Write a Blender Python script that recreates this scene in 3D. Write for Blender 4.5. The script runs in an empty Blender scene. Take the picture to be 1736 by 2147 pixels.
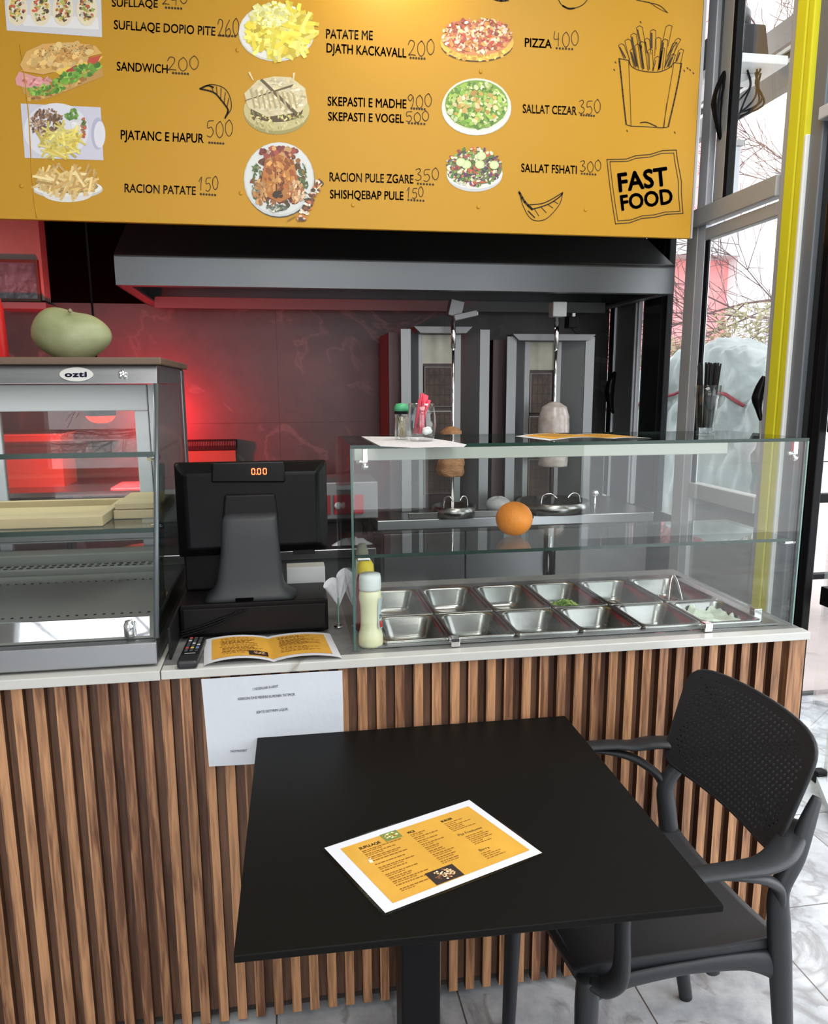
import bpy, bmesh, math, random
from mathutils import Vector, Matrix
PI = math.pi
sc = bpy.context.scene
COL = sc.collection
# ---------------------------------------------------------------- camera
CAMZ = 1.533
FPX, YAW, PITCH, ROLL, PCX, PCY = 1643.2, 0.165418, 0.186070, 0.00450091, 868.0, 1123.07
def cam_axes():
    cy, sy = math.cos(YAW), math.sin(YAW)
    rt = Vector((cy, -sy, 0)); fw = Vector((sy, cy, 0)); up = Vector((0, 0, 1))
    f2 = fw * math.cos(PITCH) - up * math.sin(PITCH)
    dn = -(up * math.cos(PITCH) + fw * math.sin(PITCH))
    return rt * math.cos(ROLL) + dn * math.sin(ROLL), dn * math.cos(ROLL) - rt * math.sin(ROLL), f2
RT, DN, FW = cam_axes()
CAM = Vector((0, 0, CAMZ))
def ray(px, py): return RT * ((px - PCX) / FPX) + DN * ((py - PCY) / FPX) + FW
def ony(px, py, y): d = ray(px, py); return CAM + d * (y / d.y)
def onz(px, py, z): d = ray(px, py); return CAM + d * ((z - CAMZ) / d.z)
def onx(px, py, x): d = ray(px, py); return CAM + d * (x / d.x)
cd = bpy.data.cameras.new('camera'); cam = bpy.data.objects.new('camera', cd); COL.objects.link(cam)
cam.matrix_world = Matrix(((RT.x, -DN.x, -FW.x, 0), (RT.y, -DN.y, -FW.y, 0), (RT.z, -DN.z, -FW.z, CAMZ), (0, 0, 0, 1)))
cd.sensor_fit = 'VERTICAL'; cd.sensor_height = 24.0; cd.sensor_width = 24.0 * 1736 / 2147
cd.lens = FPX / 2147 * 24.0
cd.shift_y = (PCY - 1073.5) / 2147; cd.clip_start = 0.01; cd.clip_end = 200
sc.camera = cam
# ---------------------------------------------------------------- view, world, lights
vs = sc.view_settings; vs.view_transform = 'Standard'; vs.look = 'None'; vs.gamma = 1.0; vs.exposure = 0.0
vs.use_curve_mapping = False
w = bpy.data.worlds.new('overcast_sky'); sc.world = w; w.use_nodes = True
bg = w.node_tree.nodes['Background']; bg.inputs[0].default_value = (0.93, 0.96, 1.0, 1); bg.inputs[1].default_value = 4.0
def area(name, loc, size, energy, color=(1, 1, 1), rot=(0, 0, 0), sy=None):
    l = bpy.data.lights.new(name, 'AREA'); l.shape = 'RECTANGLE'; l.size = size; l.size_y = sy or size
    l.energy = energy; l.color = color
    o = bpy.data.objects.new(name, l); COL.objects.link(o); o.location = loc; o.rotation_euler = rot
    return o
def spot(name, loc, target, energy, color, angle, blend=1.0, r=0.03):
    l = bpy.data.lights.new(name, 'SPOT'); l.energy = energy; l.color = color; l.spot_size = angle; l.spot_blend = blend
    l.shadow_soft_size = r
    o = bpy.data.objects.new(name, l); COL.objects.link(o); o.location = loc
    o.rotation_euler = (Vector(target) - Vector(loc)).to_track_quat('-Z', 'Y').to_euler(); return o
area('ceiling_light_front', (0.3, 0.6, 3.35), 1.2, 42, (1, 0.97, 0.92))
area('ceiling_light_back', (0.2, -1.6, 3.35), 1.2, 32, (1, 0.97, 0.92))
spot('board_spotlight', (0.45, 2.86, 3.16), (0.44, 3.1, 2.92), 9, (1, 0.90, 0.66), 2.5)
area('side_fill_light', (1.1, 1.9, 3.42), 0.6, 16, (1, 0.98, 0.95))  # added fill, not a shop fitting: brightens the window frames and counter
# ---------------------------------------------------------------- object helpers
def link(o, parent=None, kind=None, label=None, cat=None, group=None):
    COL.objects.link(o)
    if parent: o.parent = parent
    if kind: o['kind'] = kind
    if label: o['label'] = label
    if cat: o['category'] = cat
    if group: o['group'] = group
    return o
ORG = {}
def thing(name, label, cat, loc=(0, 0, 0), group=None, kind=None, parent=None):
    o = bpy.data.objects.new(name, None); o.empty_display_size = 0.05
    loc = Vector(loc)
    o.location = loc - (ORG[parent.name] if parent else Vector())
    link(o, parent, kind, label, cat, group); ORG[o.name] = loc
    return o
def srgb(r, g, b):
    f = lambda c: c / 12.92 if c <= 0.04045 else ((c + 0.055) / 1.055) ** 2.4
    return (f(r / 255), f(g / 255), f(b / 255), 1)
class MB:
    """collects shapes in world coordinates; build() links them as ONE mesh object"""
    def __init__(s): s.bm = bmesh.new(); s.mi = 0; s.cl = s.bm.loops.layers.float_color.new('Col'); s.col = (1, 1, 1, 1); s.smooth = False
    def face(s, vs, mi=None):
        try: f = s.bm.faces.new(vs)
        except ValueError: return None
        f.material_index = s.mi if mi is None else mi; f.smooth = s.smooth
        for l in f.loops: l[s.cl] = s.col
        return f
    def poly(s, pts, mi=None): return s.face([s.bm.verts.new(p) for p in pts], mi)
    def merge(s, tb, mi=None, smooth=None):
        mp = {}
        for v in tb.verts: mp[v] = s.bm.verts.new(v.co)
        for f in tb.faces:
            g = s.face([mp[v] for v in f.verts], mi)
            if g: g.smooth = s.smooth if smooth is None else smooth
        tb.free()
    def box(s, x0, x1, y0, y1, z0, z1, bev=0, mi=None, M=None, seg=2):
        x0, x1 = sorted((x0, x1)); y0, y1 = sorted((y0, y1)); z0, z1 = sorted((z0, z1))
        tb = bmesh.new(); bmesh.ops.create_cube(tb, size=1)
        for v in tb.verts: v.co = Vector(((x0 + x1) / 2 + v.co.x * (x1 - x0), (y0 + y1) / 2 + v.co.y * (y1 - y0), (z0 + z1) / 2 + v.co.z * (z1 - z0)))
        if bev: bmesh.ops.bevel(tb, geom=tb.edges[:], offset=bev, segments=seg, profile=0.5, affect='EDGES', clamp_overlap=True)
        if M: tb.transform(M)
        s.merge(tb, mi); return s
    def prism(s, pts, d, bev=0, mi=None, seg=2):
        """pts: planar loop; d: extrusion vector"""
        tb = bmesh.new(); a = [tb.verts.new(p) for p in pts]; b = [tb.verts.new(Vector(p) + Vector(d)) for p in pts]
        n = len(a); tb.faces.new(a); tb.faces.new(b[::-1])
        for i in range(n): tb.faces.new((a[i], b[i], b[(i + 1) % n], a[(i + 1) % n]))
        bmesh.ops.recalc_face_normals(tb, faces=tb.faces[:])
        if bev: bmesh.ops.bevel(tb, geom=tb.edges[:], offset=bev, segments=seg, profile=0.5, affect='EDGES', clamp_overlap=True)
        s.merge(tb, mi); return s
    def tube(s, pts, r, n=10, cap=True, up=None, flat=1.0, mi=None):
        """sweep of an ellipse (r, r*flat) along pts; r may be a list; up fixes the frame"""
        pts = [Vector(p) for p in pts]; m = len(pts)
        rs = r if isinstance(r, (list, tuple)) else [r] * m
        fl = flat if isinstance(flat, (list, tuple)) else [flat] * m
        rings = []; prev = None
        for i, p in enumerate(pts):
            t = (pts[min(i + 1, m - 1)] - pts[max(i - 1, 0)]).normalized()
            u = Vector(up) if up else (prev if prev else (Vector((0, 0, 1)) if abs(t.z) < 0.9 else Vector((1, 0, 0))))
            a = u - t * u.dot(t)
            if a.length < 1e-6: a = t.orthogonal()
            a.normalize(); b = t.cross(a); prev = a
            rings.append([s.bm.verts.new(p + a * (rs[i] * math.cos(k * 2 * PI / n)) + b * (rs[i] * fl[i] * math.sin(k * 2 * PI / n))) for k in range(n)])
        sm, s.smooth = s.smooth, True
        for i in range(m - 1):
            for k in range(n): s.face((rings[i][k], rings[i][(k + 1) % n], rings[i + 1][(k + 1) % n], rings[i + 1][k]), mi)
        if cap: s.face(rings[0][::-1], mi); s.face(rings[-1], mi)
        s.smooth = sm; return s
    def lathe(s, prof, c, n=32, axis='z', mi=None, sx=1, sy=1):
        """prof: (radius, height) pairs"""
        c = Vector(c); rings = []
        for r, h in prof:
            ring = []
            for k in range(n):
                a = k * 2 * PI / n; u, v = r * math.cos(a) * sx, r * math.sin(a) * sy
                o = Vector((u, v, h)) if axis == 'z' else (Vector((u, -h, v)) if axis == 'y' else Vector((h, u, v)))
                ring.append(s.bm.verts.new(c + o))
            rings.append(ring)
        sm, s.smooth = s.smooth, True
        for i in range(len(rings) - 1):
            for k in range(n): s.face((rings[i][k], rings[i][(k + 1) % n], rings[i + 1][(k + 1) % n], rings[i + 1][k]), mi)
        if prof[0][0] > 1e-6: s.face(rings[0][::-1], mi)
        if prof[-1][0] > 1e-6: s.face(rings[-1], mi)
        s.smooth = sm; return s
    def grid(s, fn, nu, nv, mi=None):
        sm, s.smooth = s.smooth, True
        g = [[s.bm.verts.new(fn(i / nu, j / nv)) for j in range(nv + 1)] for i in range(nu + 1)]
        for i in range(nu):
            for j in range(nv): s.face((g[i][j], g[i + 1][j], g[i + 1][j + 1], g[i][j + 1]), mi)
        s.smooth = sm; return s
    def sphere(s, c, r, sx=1, sy=1, sz=1, n=24, mi=None):
        tb = bmesh.new(); bmesh.ops.create_uvsphere(tb, u_segments=n, v_segments=n // 2, radius=r)
        for v in tb.verts: v.co = Vector((v.co.x * sx, v.co.y * sy, v.co.z * sz)) + Vector(c)
        s.merge(tb, mi, True); return s
    def text(s, body, fn, h=1.0, w=None, bold=0.0, mi=None, space=1.0):
        """built-in font laid out; fn maps (u in 0..1 along, v in 0..1 cap height) to a point"""
        cu = bpy.data.curves.new('t', 'FONT'); cu.body = body; cu.size = 1; cu.space_character = space; cu.resolution_u = 3
        cu.fill_mode = 'FRONT' if hasattr(cu, 'fill_mode') else cu.fill_mode
        o = bpy.data.objects.new('t', cu); COL.objects.link(o)
        bpy.context.view_layer.update()
        me = bpy.data.meshes.new_from_object(o.evaluated_get(bpy.context.evaluated_depsgraph_get()))
        bpy.data.objects.remove(o); bpy.data.curves.remove(cu)
        if not me.vertices: return s
        xs = [v.co.x for v in me.vertices]; x0, x1 = min(xs), max(xs)
        x0 -= bold; x1 += bold; y0, y1 = -bold, 0.69 + bold
        for dx, dy in (((0, 0), (bold, 0), (-bold, 0), (0, bold), (0, -bold), (bold * .7, bold * .7), (-bold * .7, bold * .7), (bold * .7, -bold * .7), (-bold * .7, -bold * .7)) if bold else ((0, 0),)):
            vs_ = [s.bm.verts.new(fn((v.co.x + dx - x0) / (x1 - x0), (v.co.y + dy - y0) / (y1 - y0))) for v in me.vertices]
            for p in me.polygons: s.face([vs_[i] for i in p.vertices], mi)
        bpy.data.meshes.remove(me); return s
    def build(s, name, mats, parent=None, label=None, cat=None, group=None, kind=None, org=None, recalc=True, weld=0):
        if weld: bmesh.ops.remove_doubles(s.bm, verts=s.bm.verts[:], dist=weld)
        if recalc: bmesh.ops.recalc_face_normals(s.bm, faces=s.bm.faces[:])
        me = bpy.data.meshes.new(name); o = Vector(org) if org is not None else (ORG[parent.name] if parent else None)
        if o is None:
            cs = [v.co for v in s.bm.verts]
            o = Vector(((min(c.x for c in cs) + max(c.x for c in cs)) / 2, (min(c.y for c in cs) + max(c.y for c in cs)) / 2, min(c.z for c in cs)))
        s.bm.transform(Matrix.Translation(-o)); s.bm.to_mesh(me); s.bm.free()
        for m in (mats if isinstance(mats, (list, tuple)) else [mats]): me.materials.append(m)
        ob = bpy.data.objects.new(name, me)
        if not parent: ob.location = o
        link(ob, parent, kind, label, cat, group); ORG[ob.name] = o
        return ob
def copy_tree(o, parent=None):
    c = o.copy(); COL.objects.link(c)
    if parent: c.parent = parent
    for ch in list(o.children): copy_tree(ch, c)
    return c
def spline(P, k=6):
    P = [Vector(p) for p in P]; out = []
    for i in range(len(P) - 1):
        p0 = P[max(i - 1, 0)]; p1 = P[i]; p2 = P[i + 1]; p3 = P[min(i + 2, len(P) - 1)]
        for j in range(k):
            t = j / k
            out.append(0.5 * ((2 * p1) + (p2 - p0) * t + (2 * p0 - 5 * p1 + 4 * p2 - p3) * t * t + (3 * p1 - p0 - 3 * p2 + p3) * t ** 3))
    out.append(P[-1]); return out
def lerpl(L, k=6):
    out = []
    for i in range(len(L) - 1):
        for j in range(k): out.append(L[i] + (L[i + 1] - L[i]) * j / k)
    return out + [L[-1]]
# ---------------------------------------------------------------- materials
def mat(name, color, rough=0.5, metal=0.0, bump=0.0, bscale=40, stretch=(1, 1, 1), var=0.0, vscale=6, emit=None, es=0, coat=0, trans=0, spec=0.5, c2=None, alpha=1.0, sss=0, rvar=0, ior=1.45):
    m = bpy.data.materials.new(name); m.use_nodes = True; nt = m.node_tree; b = nt.nodes['Principled BSDF']; L = nt.links.new
    color = tuple(color) + ((1,) if len(color) == 3 else ())
    b.inputs['Base Color'].default_value = color; b.inputs['Roughness'].default_value = rough; b.inputs['Metallic'].default_value = metal
    b.inputs['Specular IOR Level'].default_value = spec; b.inputs['Coat Weight'].default_value = coat; b.inputs['Transmission Weight'].default_value = trans
    b.inputs['IOR'].default_value = ior
    if alpha < 1: b.inputs['Alpha'].default_value = alpha
    if sss: b.inputs['Subsurface Weight'].default_value = sss; b.inputs['Subsurface Radius'].default_value = (0.02, 0.015, 0.01)
    if emit: b.inputs['Emission Color'].default_value = tuple(emit[:3]) + (1,); b.inputs['Emission Strength'].default_value = es
    if bump or var or rvar:
        tc = nt.nodes.new('ShaderNodeTexCoord'); mp = nt.nodes.new('ShaderNodeMapping'); L(tc.outputs['Object'], mp.inputs[0]); mp.inputs['Scale'].default_value = stretch
    if var or rvar:
        n = nt.nodes.new('ShaderNodeTexNoise'); n.inputs['Scale'].default_value = vscale; n.inputs['Detail'].default_value = 6; n.inputs['Roughness'].default_value = 0.6; L(mp.outputs[0], n.inputs[0])
    if var:
        r = nt.nodes.new('ShaderNodeValToRGB'); L(n.outputs[0], r.inputs[0]); r.color_ramp.elements[0].position = 0.3; r.color_ramp.elements[1].position = 0.7
        r.color_ramp.elements[0].color = (tuple(c2) + (1,))[:4] if c2 else tuple(c * (1 - var) for c in color[:3]) + (1,)
        r.color_ramp.elements[1].color = color if c2 else tuple(min(1, c * (1 + var)) for c in color[:3]) + (1,)
        L(r.outputs[0], b.inputs['Base Color'])
    if rvar:
        mr = nt.nodes.new('ShaderNodeMapRange'); L(n.outputs[0], mr.inputs[0]); mr.inputs[3].default_value = max(0, rough - rvar); mr.inputs[4].default_value = min(1, rough + rvar); L(mr.outputs[0], b.inputs['Roughness'])
    if bump:
        n2 = nt.nodes.new('ShaderNodeTexNoise'); n2.inputs['Scale'].default_value = bscale; n2.inputs['Detail'].default_value = 5; L(mp.outputs[0], n2.inputs[0])
        bp = nt.nodes.new('ShaderNodeBump'); bp.inputs['Strength'].default_value = bump; bp.inputs['Distance'].default_value = 0.01; L(n2.outputs[0], bp.inputs['Height']); L(bp.outputs[0], b.inputs['Normal'])
    return m
def attr_mat(name, rough=0.6, coat=0, emis=0):
    m = bpy.data.materials.new(name); m.use_nodes = True; nt = m.node_tree; b = nt.nodes['Principled BSDF']
    a = nt.nodes.new('ShaderNodeVertexColor'); a.layer_name = 'Col'; nt.links.new(a.outputs[0], b.inputs['Base Color']); b.inputs['Roughness'].default_value = rough; b.inputs['Coat Weight'].default_value = coat
    return m
def glass_mat(name, tint=(0.93, 0.96, 0.95), rough=0.0, ior=1.45, gain=1.0):
    m = bpy.data.materials.new(name); m.use_nodes = True; nt = m.node_tree; nt.nodes.remove(nt.nodes['Principled BSDF']); L = nt.links.new
    out = nt.nodes['Material Output']; t = nt.nodes.new('ShaderNodeBsdfTransparent'); t.inputs[0].default_value = tuple(tint) + (1,)
    g = nt.nodes.new('ShaderNodeBsdfGlossy'); g.inputs['Roughness'].default_value = rough; g.inputs[0].default_value = (gain, gain, gain, 1)
    fr = nt.nodes.new('ShaderNodeFresnel'); ge = nt.nodes.new('ShaderNodeNewGeometry'); mi = nt.nodes.new('ShaderNodeMix')
    L(ge.outputs['Backfacing'], mi.inputs[0]); mi.inputs[2].default_value = ior; mi.inputs[3].default_value = 1 / ior; L(mi.outputs[0], fr.inputs[0]); mx = nt.nodes.new('ShaderNodeMixShader')
    L(fr.outputs[0], mx.inputs[0]); L(t.outputs[0], mx.inputs[1]); L(g.outputs[0], mx.inputs[2]); L(mx.outputs[0], out.inputs[0])
    return m
def nodes(m): return m.node_tree, m.node_tree.nodes['Principled BSDF'], m.node_tree.links.new
def math_node(nt, op, a, b=None):
    n = nt.nodes.new('ShaderNodeMath'); n.operation = op
    for i, v in enumerate((a, b)):
        if v is None: continue
        if isinstance(v, (int, float)): n.inputs[i].default_value = v
        else: nt.links.new(v, n.inputs[i])
    return n.outputs[0]
def stone(name, base, vein, rough, scale, joints=None, jcol=(0.02, 0.02, 0.02, 1), vw=0.04, cloud=None, bump=0.0, vs2=1.0):
    """clouded, veined stone; joints = [(axis, offset, pitch, half width)] in object coordinates"""
    m = bpy.data.materials.new(name); m.use_nodes = True; nt, b, L = nodes(m)
    tc = nt.nodes.new('ShaderNodeTexCoord'); co = tc.outputs['Object']
    n1 = nt.nodes.new('ShaderNodeTexNoise'); n1.inputs['Scale'].default_value = scale; n1.inputs['Detail'].default_value = 8; n1.inputs['Roughness'].default_value = 0.65; L(co, n1.inputs[0])
    r1 = nt.nodes.new('ShaderNodeValToRGB'); r1.color_ramp.elements[0].position = 0.35; r1.color_ramp.elements[1].position = 0.65
    r1.color_ramp.elements[0].color = cloud; r1.color_ramp.elements[1].color = base; L(n1.outputs[0], r1.inputs[0])
    n2 = nt.nodes.new('ShaderNodeTexNoise'); n2.inputs['Scale'].default_value = scale * 0.55 * vs2; n2.inputs['Detail'].default_value = 10; n2.inputs['Distortion'].default_value = 1.6; L(co, n2.inputs[0])
    d = math_node(nt, 'ABSOLUTE', math_node(nt, 'SUBTRACT', n2.outputs[0], 0.5))
    mr = nt.nodes.new('ShaderNodeMapRange'); L(d, mr.inputs[0]); mr.inputs[1].default_value = 0; mr.inputs[2].default_value = vw; mr.inputs[3].default_value = 0.6; mr.inputs[4].default_value = 0
    n3 = nt.nodes.new('ShaderNodeTexNoise'); n3.inputs['Scale'].default_value = scale * 0.8; L(co, n3.inputs[0])
    k = math_node(nt, 'MULTIPLY', mr.outputs[0], math_node(nt, 'GREATER_THAN', n3.outputs[0], 0.45))
    mx = nt.nodes.new('ShaderNodeMixRGB'); L(k, mx.inputs[0]); L(r1.outputs[0], mx.inputs[1]); mx.inputs[2].default_value = vein
    colr = mx.outputs[0]
    if joints:
        sp = nt.nodes.new('ShaderNodeSeparateXYZ'); L(co, sp.inputs[0]); tot = None
        for ax, off, pitch, hw in joints:
            q = math_node(nt, 'SUBTRACT', sp.outputs['XYZ'.index(ax)], off - 100 * pitch - pitch / 2)
            q = math_node(nt, 'MODULO', q, pitch); q = math_node(nt, 'ABSOLUTE', math_node(nt, 'SUBTRACT', q, pitch / 2))
            q = math_node(nt, 'LESS_THAN', q, hw); tot = q if tot is None else math_node(nt, 'MAXIMUM', tot, q)
        m2 = nt.nodes.new('ShaderNodeMixRGB'); L(tot, m2.inputs[0]); L(colr, m2.inputs[1]); m2.inputs[2].default_value = jcol; colr = m2.outputs[0]
    L(colr, b.inputs['Base Color']); b.inputs['Roughness'].default_value = rough
    if bump:
        bp = nt.nodes.new('ShaderNodeBump'); bp.inputs['Strength'].default_value = bump; bp.inputs['Distance'].default_value = 0.01; L(n1.outputs[0], bp.inputs['Height']); L(bp.outputs[0], b.inputs['Normal'])
    return m
def slat_wood(name, pitch, off, dark, light, dim=1.0):
    m = bpy.data.materials.new(name); m.use_nodes = True; nt, b, L = nodes(m)
    tc = nt.nodes.new('ShaderNodeTexCoord'); sp = nt.nodes.new('ShaderNodeSeparateXYZ'); L(tc.outputs['Object'], sp.inputs[0])
    cell = math_node(nt, 'FLOOR', math_node(nt, 'DIVIDE', math_node(nt, 'SUBTRACT', sp.outputs[0], off), pitch))
    wn = nt.nodes.new('ShaderNodeTexWhiteNoise'); wn.noise_dimensions = '1D'; L(cell, wn.inputs['W'])
    cb = nt.nodes.new('ShaderNodeCombineXYZ'); L(math_node(nt, 'ADD', sp.outputs[0], math_node(nt, 'MULTIPLY', wn.outputs[0], 30)), cb.inputs[0]); L(sp.outputs[1], cb.inputs[1]); L(math_node(nt, 'MULTIPLY', sp.outputs[2], 0.07), cb.inputs[2])
    n = nt.nodes.new('ShaderNodeTexNoise'); n.inputs['Scale'].default_value = 95; n.inputs['Detail'].default_value = 6; n.inputs['Distortion'].default_value = 0.6; L(cb.outputs[0], n.inputs[0])
    v = math_node(nt, 'ADD', math_node(nt, 'MULTIPLY', n.outputs[0], 1.15), math_node(nt, 'SUBTRACT', math_node(nt, 'MULTIPLY', wn.outputs[0], 0.42), 0.22))
    r = nt.nodes.new('ShaderNodeValToRGB'); r.color_ramp.elements[0].position = 0.3; r.color_ramp.elements[0].color = dark; r.color_ramp.elements[1].position = 0.8; r.color_ramp.elements[1].color = light
    L(v, r.inputs[0]); L(r.outputs[0], b.inputs['Base Color']); b.inputs['Roughness'].default_value = 0.45
    bp = nt.nodes.new('ShaderNodeBump'); bp.inputs['Strength'].default_value = 0.12; bp.inputs['Distance'].default_value = 0.005; L(n.outputs[0], bp.inputs['Height']); L(bp.outputs[0], b.inputs['Normal'])
    return m
steel = mat('brushed_steel', (0.38, 0.39, 0.40), 0.3, 1.0, bump=0.04, bscale=60, stretch=(1, 1, 14), rvar=0.06, vscale=4)
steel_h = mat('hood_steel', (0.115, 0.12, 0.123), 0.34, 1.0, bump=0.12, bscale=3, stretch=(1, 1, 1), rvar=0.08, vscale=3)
steel_d = mat('dull_steel', (0.2, 0.205, 0.21), 0.42, 0.9, bump=0.05, bscale=50, rvar=0.08, vscale=5)
steel_p = mat('pan_steel', (0.31, 0.305, 0.295), 0.26, 1.0, bump=0.03, bscale=20, rvar=0.05, vscale=8)
steel_m = mat('matt_panel_steel', (0.22, 0.22, 0.225), 0.5, 0.6, var=0.08, vscale=5)
chrome = mat('chrome', (0.8, 0.8, 0.8), 0.08, 1.0)
black = mat('black_plastic', (0.007, 0.007, 0.008), 0.45, spec=0.12)
blackg = mat('black_gloss', (0.004, 0.004, 0.005), 0.22, spec=0.15)
blackm = mat('black_matt', (0.0012, 0.0012, 0.0012), 0.9, spec=0.02)
posgrey = mat('dark_grey_plastic', (0.022, 0.024, 0.027), 0.5, bump=0.03, bscale=300, spec=0.4)
chairm = mat('charcoal_polypropylene', (0.018, 0.020, 0.023), 0.42, bump=0.05, bscale=350, spec=0.45)
white = mat('white_paint', (0.75, 0.75, 0.74), 0.5)
paperw = mat('white_paper', (0.56, 0.59, 0.64), 0.7, bump=0.35, bscale=9)
alu = mat('pale_aluminium', srgb(172, 172, 170), 0.45, 0.1, var=0.04, vscale=3)
alul = mat('light_aluminium', srgb(196, 200, 206), 0.4, 0.1)
yellow = mat('yellow_panel', srgb(222, 214, 40), 0.5, var=0.05, vscale=3)
glass = glass_mat('clear_glass', (0.975, 0.985, 0.98))
glassc = glass_mat('case_glass', (0.955, 0.975, 0.967), gain=0.7)
glassedge = mat('green_glass_edge', (0.008, 0.03, 0.022), 0.15, spec=0.4)
glassth = glass_mat('tumbler_glass', (0.93, 0.95, 0.95), ior=1.5)
darkglass = mat('dark_reflective_glass', (0.01, 0.011, 0.012), 0.06, spec=0.8)
ink = mat('printed_ink_black', (0.05, 0.03, 0.012), 0.7)
inkp = mat('handwritten_ink', (0.12, 0.07, 0.03), 0.7)
prt = attr_mat('printed_colours', 0.6)
prtg = attr_mat('printed_colours_laminated', 0.3)
# ================================================================ SETTING
S = 'structure'
def sbox(name, m, x0, x1, y0, y1, z0, z1, bev=0, parent=None):
    return MB().box(x0, x1, y0, y1, z0, z1, bev).build(name, m, parent, kind=None if parent else S)
floor_m = stone('marble_floor', (0.60, 0.62, 0.64, 1), (0.16, 0.14, 0.13, 1), 0.16, 4.2, [('X', 0.857 - 0.46 * 3, 0.46, 0.0022), ('Y', 1.885 - 0.465 * 3, 0.465, 0.0022)], (0.10, 0.08, 0.07, 1), 0.05, cloud=(0.27, 0.285, 0.30, 1), vs2=1.3)
slate_m = stone('dark_slate_tile', (0.042, 0.037, 0.038, 1), (0.085, 0.08, 0.08, 1), 0.38, 2.6, [('X', -0.01, 0.86, 0.002), ('Z', 1.362, 0.62, 0.002)], (0.012, 0.012, 0.012, 1), 0.02, cloud=(0.017, 0.0165, 0.017, 1), bump=0.1)
marble_m = stone('white_marble_slab', (0.56, 0.56, 0.53, 1), (0.22, 0.19, 0.14, 1), 0.22, 2.0, None, vw=0.014, cloud=(0.47, 0.47, 0.44, 1))
greystone = stone('grey_stone_top', (0.20, 0.20, 0.195, 1), (0.1, 0.1, 0.1, 1), 0.4, 14, None, cloud=(0.15, 0.15, 0.145, 1))
beige = mat('warm_grey_plaster', (0.33, 0.26, 0.23), 0.7, var=0.08)
ceil_m = mat('ceiling_paint', (0.55, 0.55, 0.54), 0.8)
wall_m = mat('side_wall_paint', (0.42, 0.40, 0.38), 0.8)
def obj_origin(name, m, bm, org=(0, 0, 0)): return bm.build(name, m, None, kind=S, org=org)
obj_origin('floor', floor_m, MB().box(-3, 1.82, -4, 4.1, -0.12, 0))
obj_origin('floor', floor_m, MB().box(1.82, 7, -4, 3.39, -0.12, 0)).name = 'floor_terrace'
obj_origin('wall_back', slate_m, MB().box(-3, 1.75, 4.1, 4.3, 0, 1.94))
sbox('trim_1', blackm, -1.06, 1.75, 4.1, 4.3, 1.94, 3.5)
sbox('wall_left', wall_m, -3.15, -3, -4, 4.3, 0, 3.5)
sbox('wall_back_upper_left', beige, -3, -1.06, 4.0, 4.3, 1.94, 3.5)
sbox('ceiling', ceil_m, -3.15, 2.1, -4.2, 4.3, 3.5, 3.6)
# front of the shop (behind the camera): piers and a glazed opening for daylight
for i, (a, b, c, d) in enumerate(((-3, -2.5, 0, 3.5), (-2.5, 1.75, 3.0, 3.5), (-2.5, 1.75, 0, 0.35), (-0.55, -0.40, 0.35, 3.0), (1.4, 1.75, 0.35, 3.0))):
    sbox('wall_front', wall_m if i in (0, 1, 2) else alu, a, b, -4.15, -4, c, d)
# ---- right-hand wall: aluminium glazing in the plane x = 1.75
X0, X1 = 1.75, 1.782
def wpart(nm, m, par, y0, y1, z0, z1, x0=X0, x1=X1, bev=0.004, label=None): return MB().box(x0, x1, y0, y1, z0, z1, bev).build(nm, m, par, label)
w1 = thing('window_1', None, None, (1.75, 2.9, 1.1), kind=S)
wpart('window_frame', alu, w1, 3.222, 3.31, 0, 2.25)
wpart('window_frame', alul, w1, 3.172, 3.24, 2.25, 3.5)
wpart('window_frame', alul, w1, 3.16, 3.222, 0, 2.19, X0 + 0.002, X1)
wpart('window_frame', alu, w1, 2.638, 2.667, 0, 3.5, X0 - 0.004, X1)
wpart('window_sill', alu, w1, 2.668, 3.16, 1.06, 1.125, X0 - 0.01, X1 + 0.01)
wpart('window_frame', alu, w1, 2.668, 3.16, 2.125, 2.175, X0, X1)
wpart('window_frame', alu, w1, 2.672, 3.24, 2.19, 2.262, X0 - 0.015, X1)
wpart('lower_panel', alu, w1, 2.668, 3.16, 0, 1.055, X0 + 0.02, X1)
wpart('pane', glass, w1, 2.668, 3.16, 1.125, 2.125, 1.766, 1.771, 0)
wpart('pane', glass, w1, 2.672, 3.00, 2.262, 3.4, 1.766, 1.771, 0)
wpart('sash_frame', alu, w1, 3.028, 3.102, 2.262, 3.4, X0 - 0.01, X0 + 0.03)
wpart('rubber_seal', black, w1, 3.002, 3.027, 2.262, 3.4, X0 - 0.01, X0 + 0.02, 0)
wpart('rubber_seal', black, w1, 3.132, 3.16, 1.125, 2.125, X0 + 0.004, X0 + .012, 0)
wpart('pane', mat('smoked_pane', srgb(52, 58, 66), 0.1), w1, 3.103, 3.171, 2.68, 3.4, X0 + 0.02, X0 + 0.026, 0)
wpart('pane', bpy.data.materials['smoked_pane'], w1, 3.103, 3.171, 2.56, 2.62, X0 + 0.02, X0 + 0.026, 0)
wpart('sash_infill', alul, w1, 3.103, 3.171, 2.262, 3.4, X0 + 0.03, X1)
h = MB().tube(spline([(1.74, 3.07, 2.49), (1.715, 3.05, 2.54), (1.705, 3.05, 2.61), (1.715, 3.052, 2.67), (1.74, 3.07, 2.73)]), lerpl([0.006, 0.012, 0.022, 0.018, 0.008]), 12, up=(0, 1, 0)); h.build('window_handle', blackg, w1)
h = MB().tube(spline([(1.748, 2.672, 1.41), (1.742, 2.682, 1.45), (1.738, 2.688, 1.49), (1.742, 2.682, 1.53), (1.748, 2.672, 1.57)]), lerpl([0.006, 0.012, 0.022, 0.018, 0.008]), 12, up=(0, 1, 0)); h.build('window_handle', blackg, w1)
w2 = thing('window_2', None, None, (1.75, 3.6, 1.1), kind=S)
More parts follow.
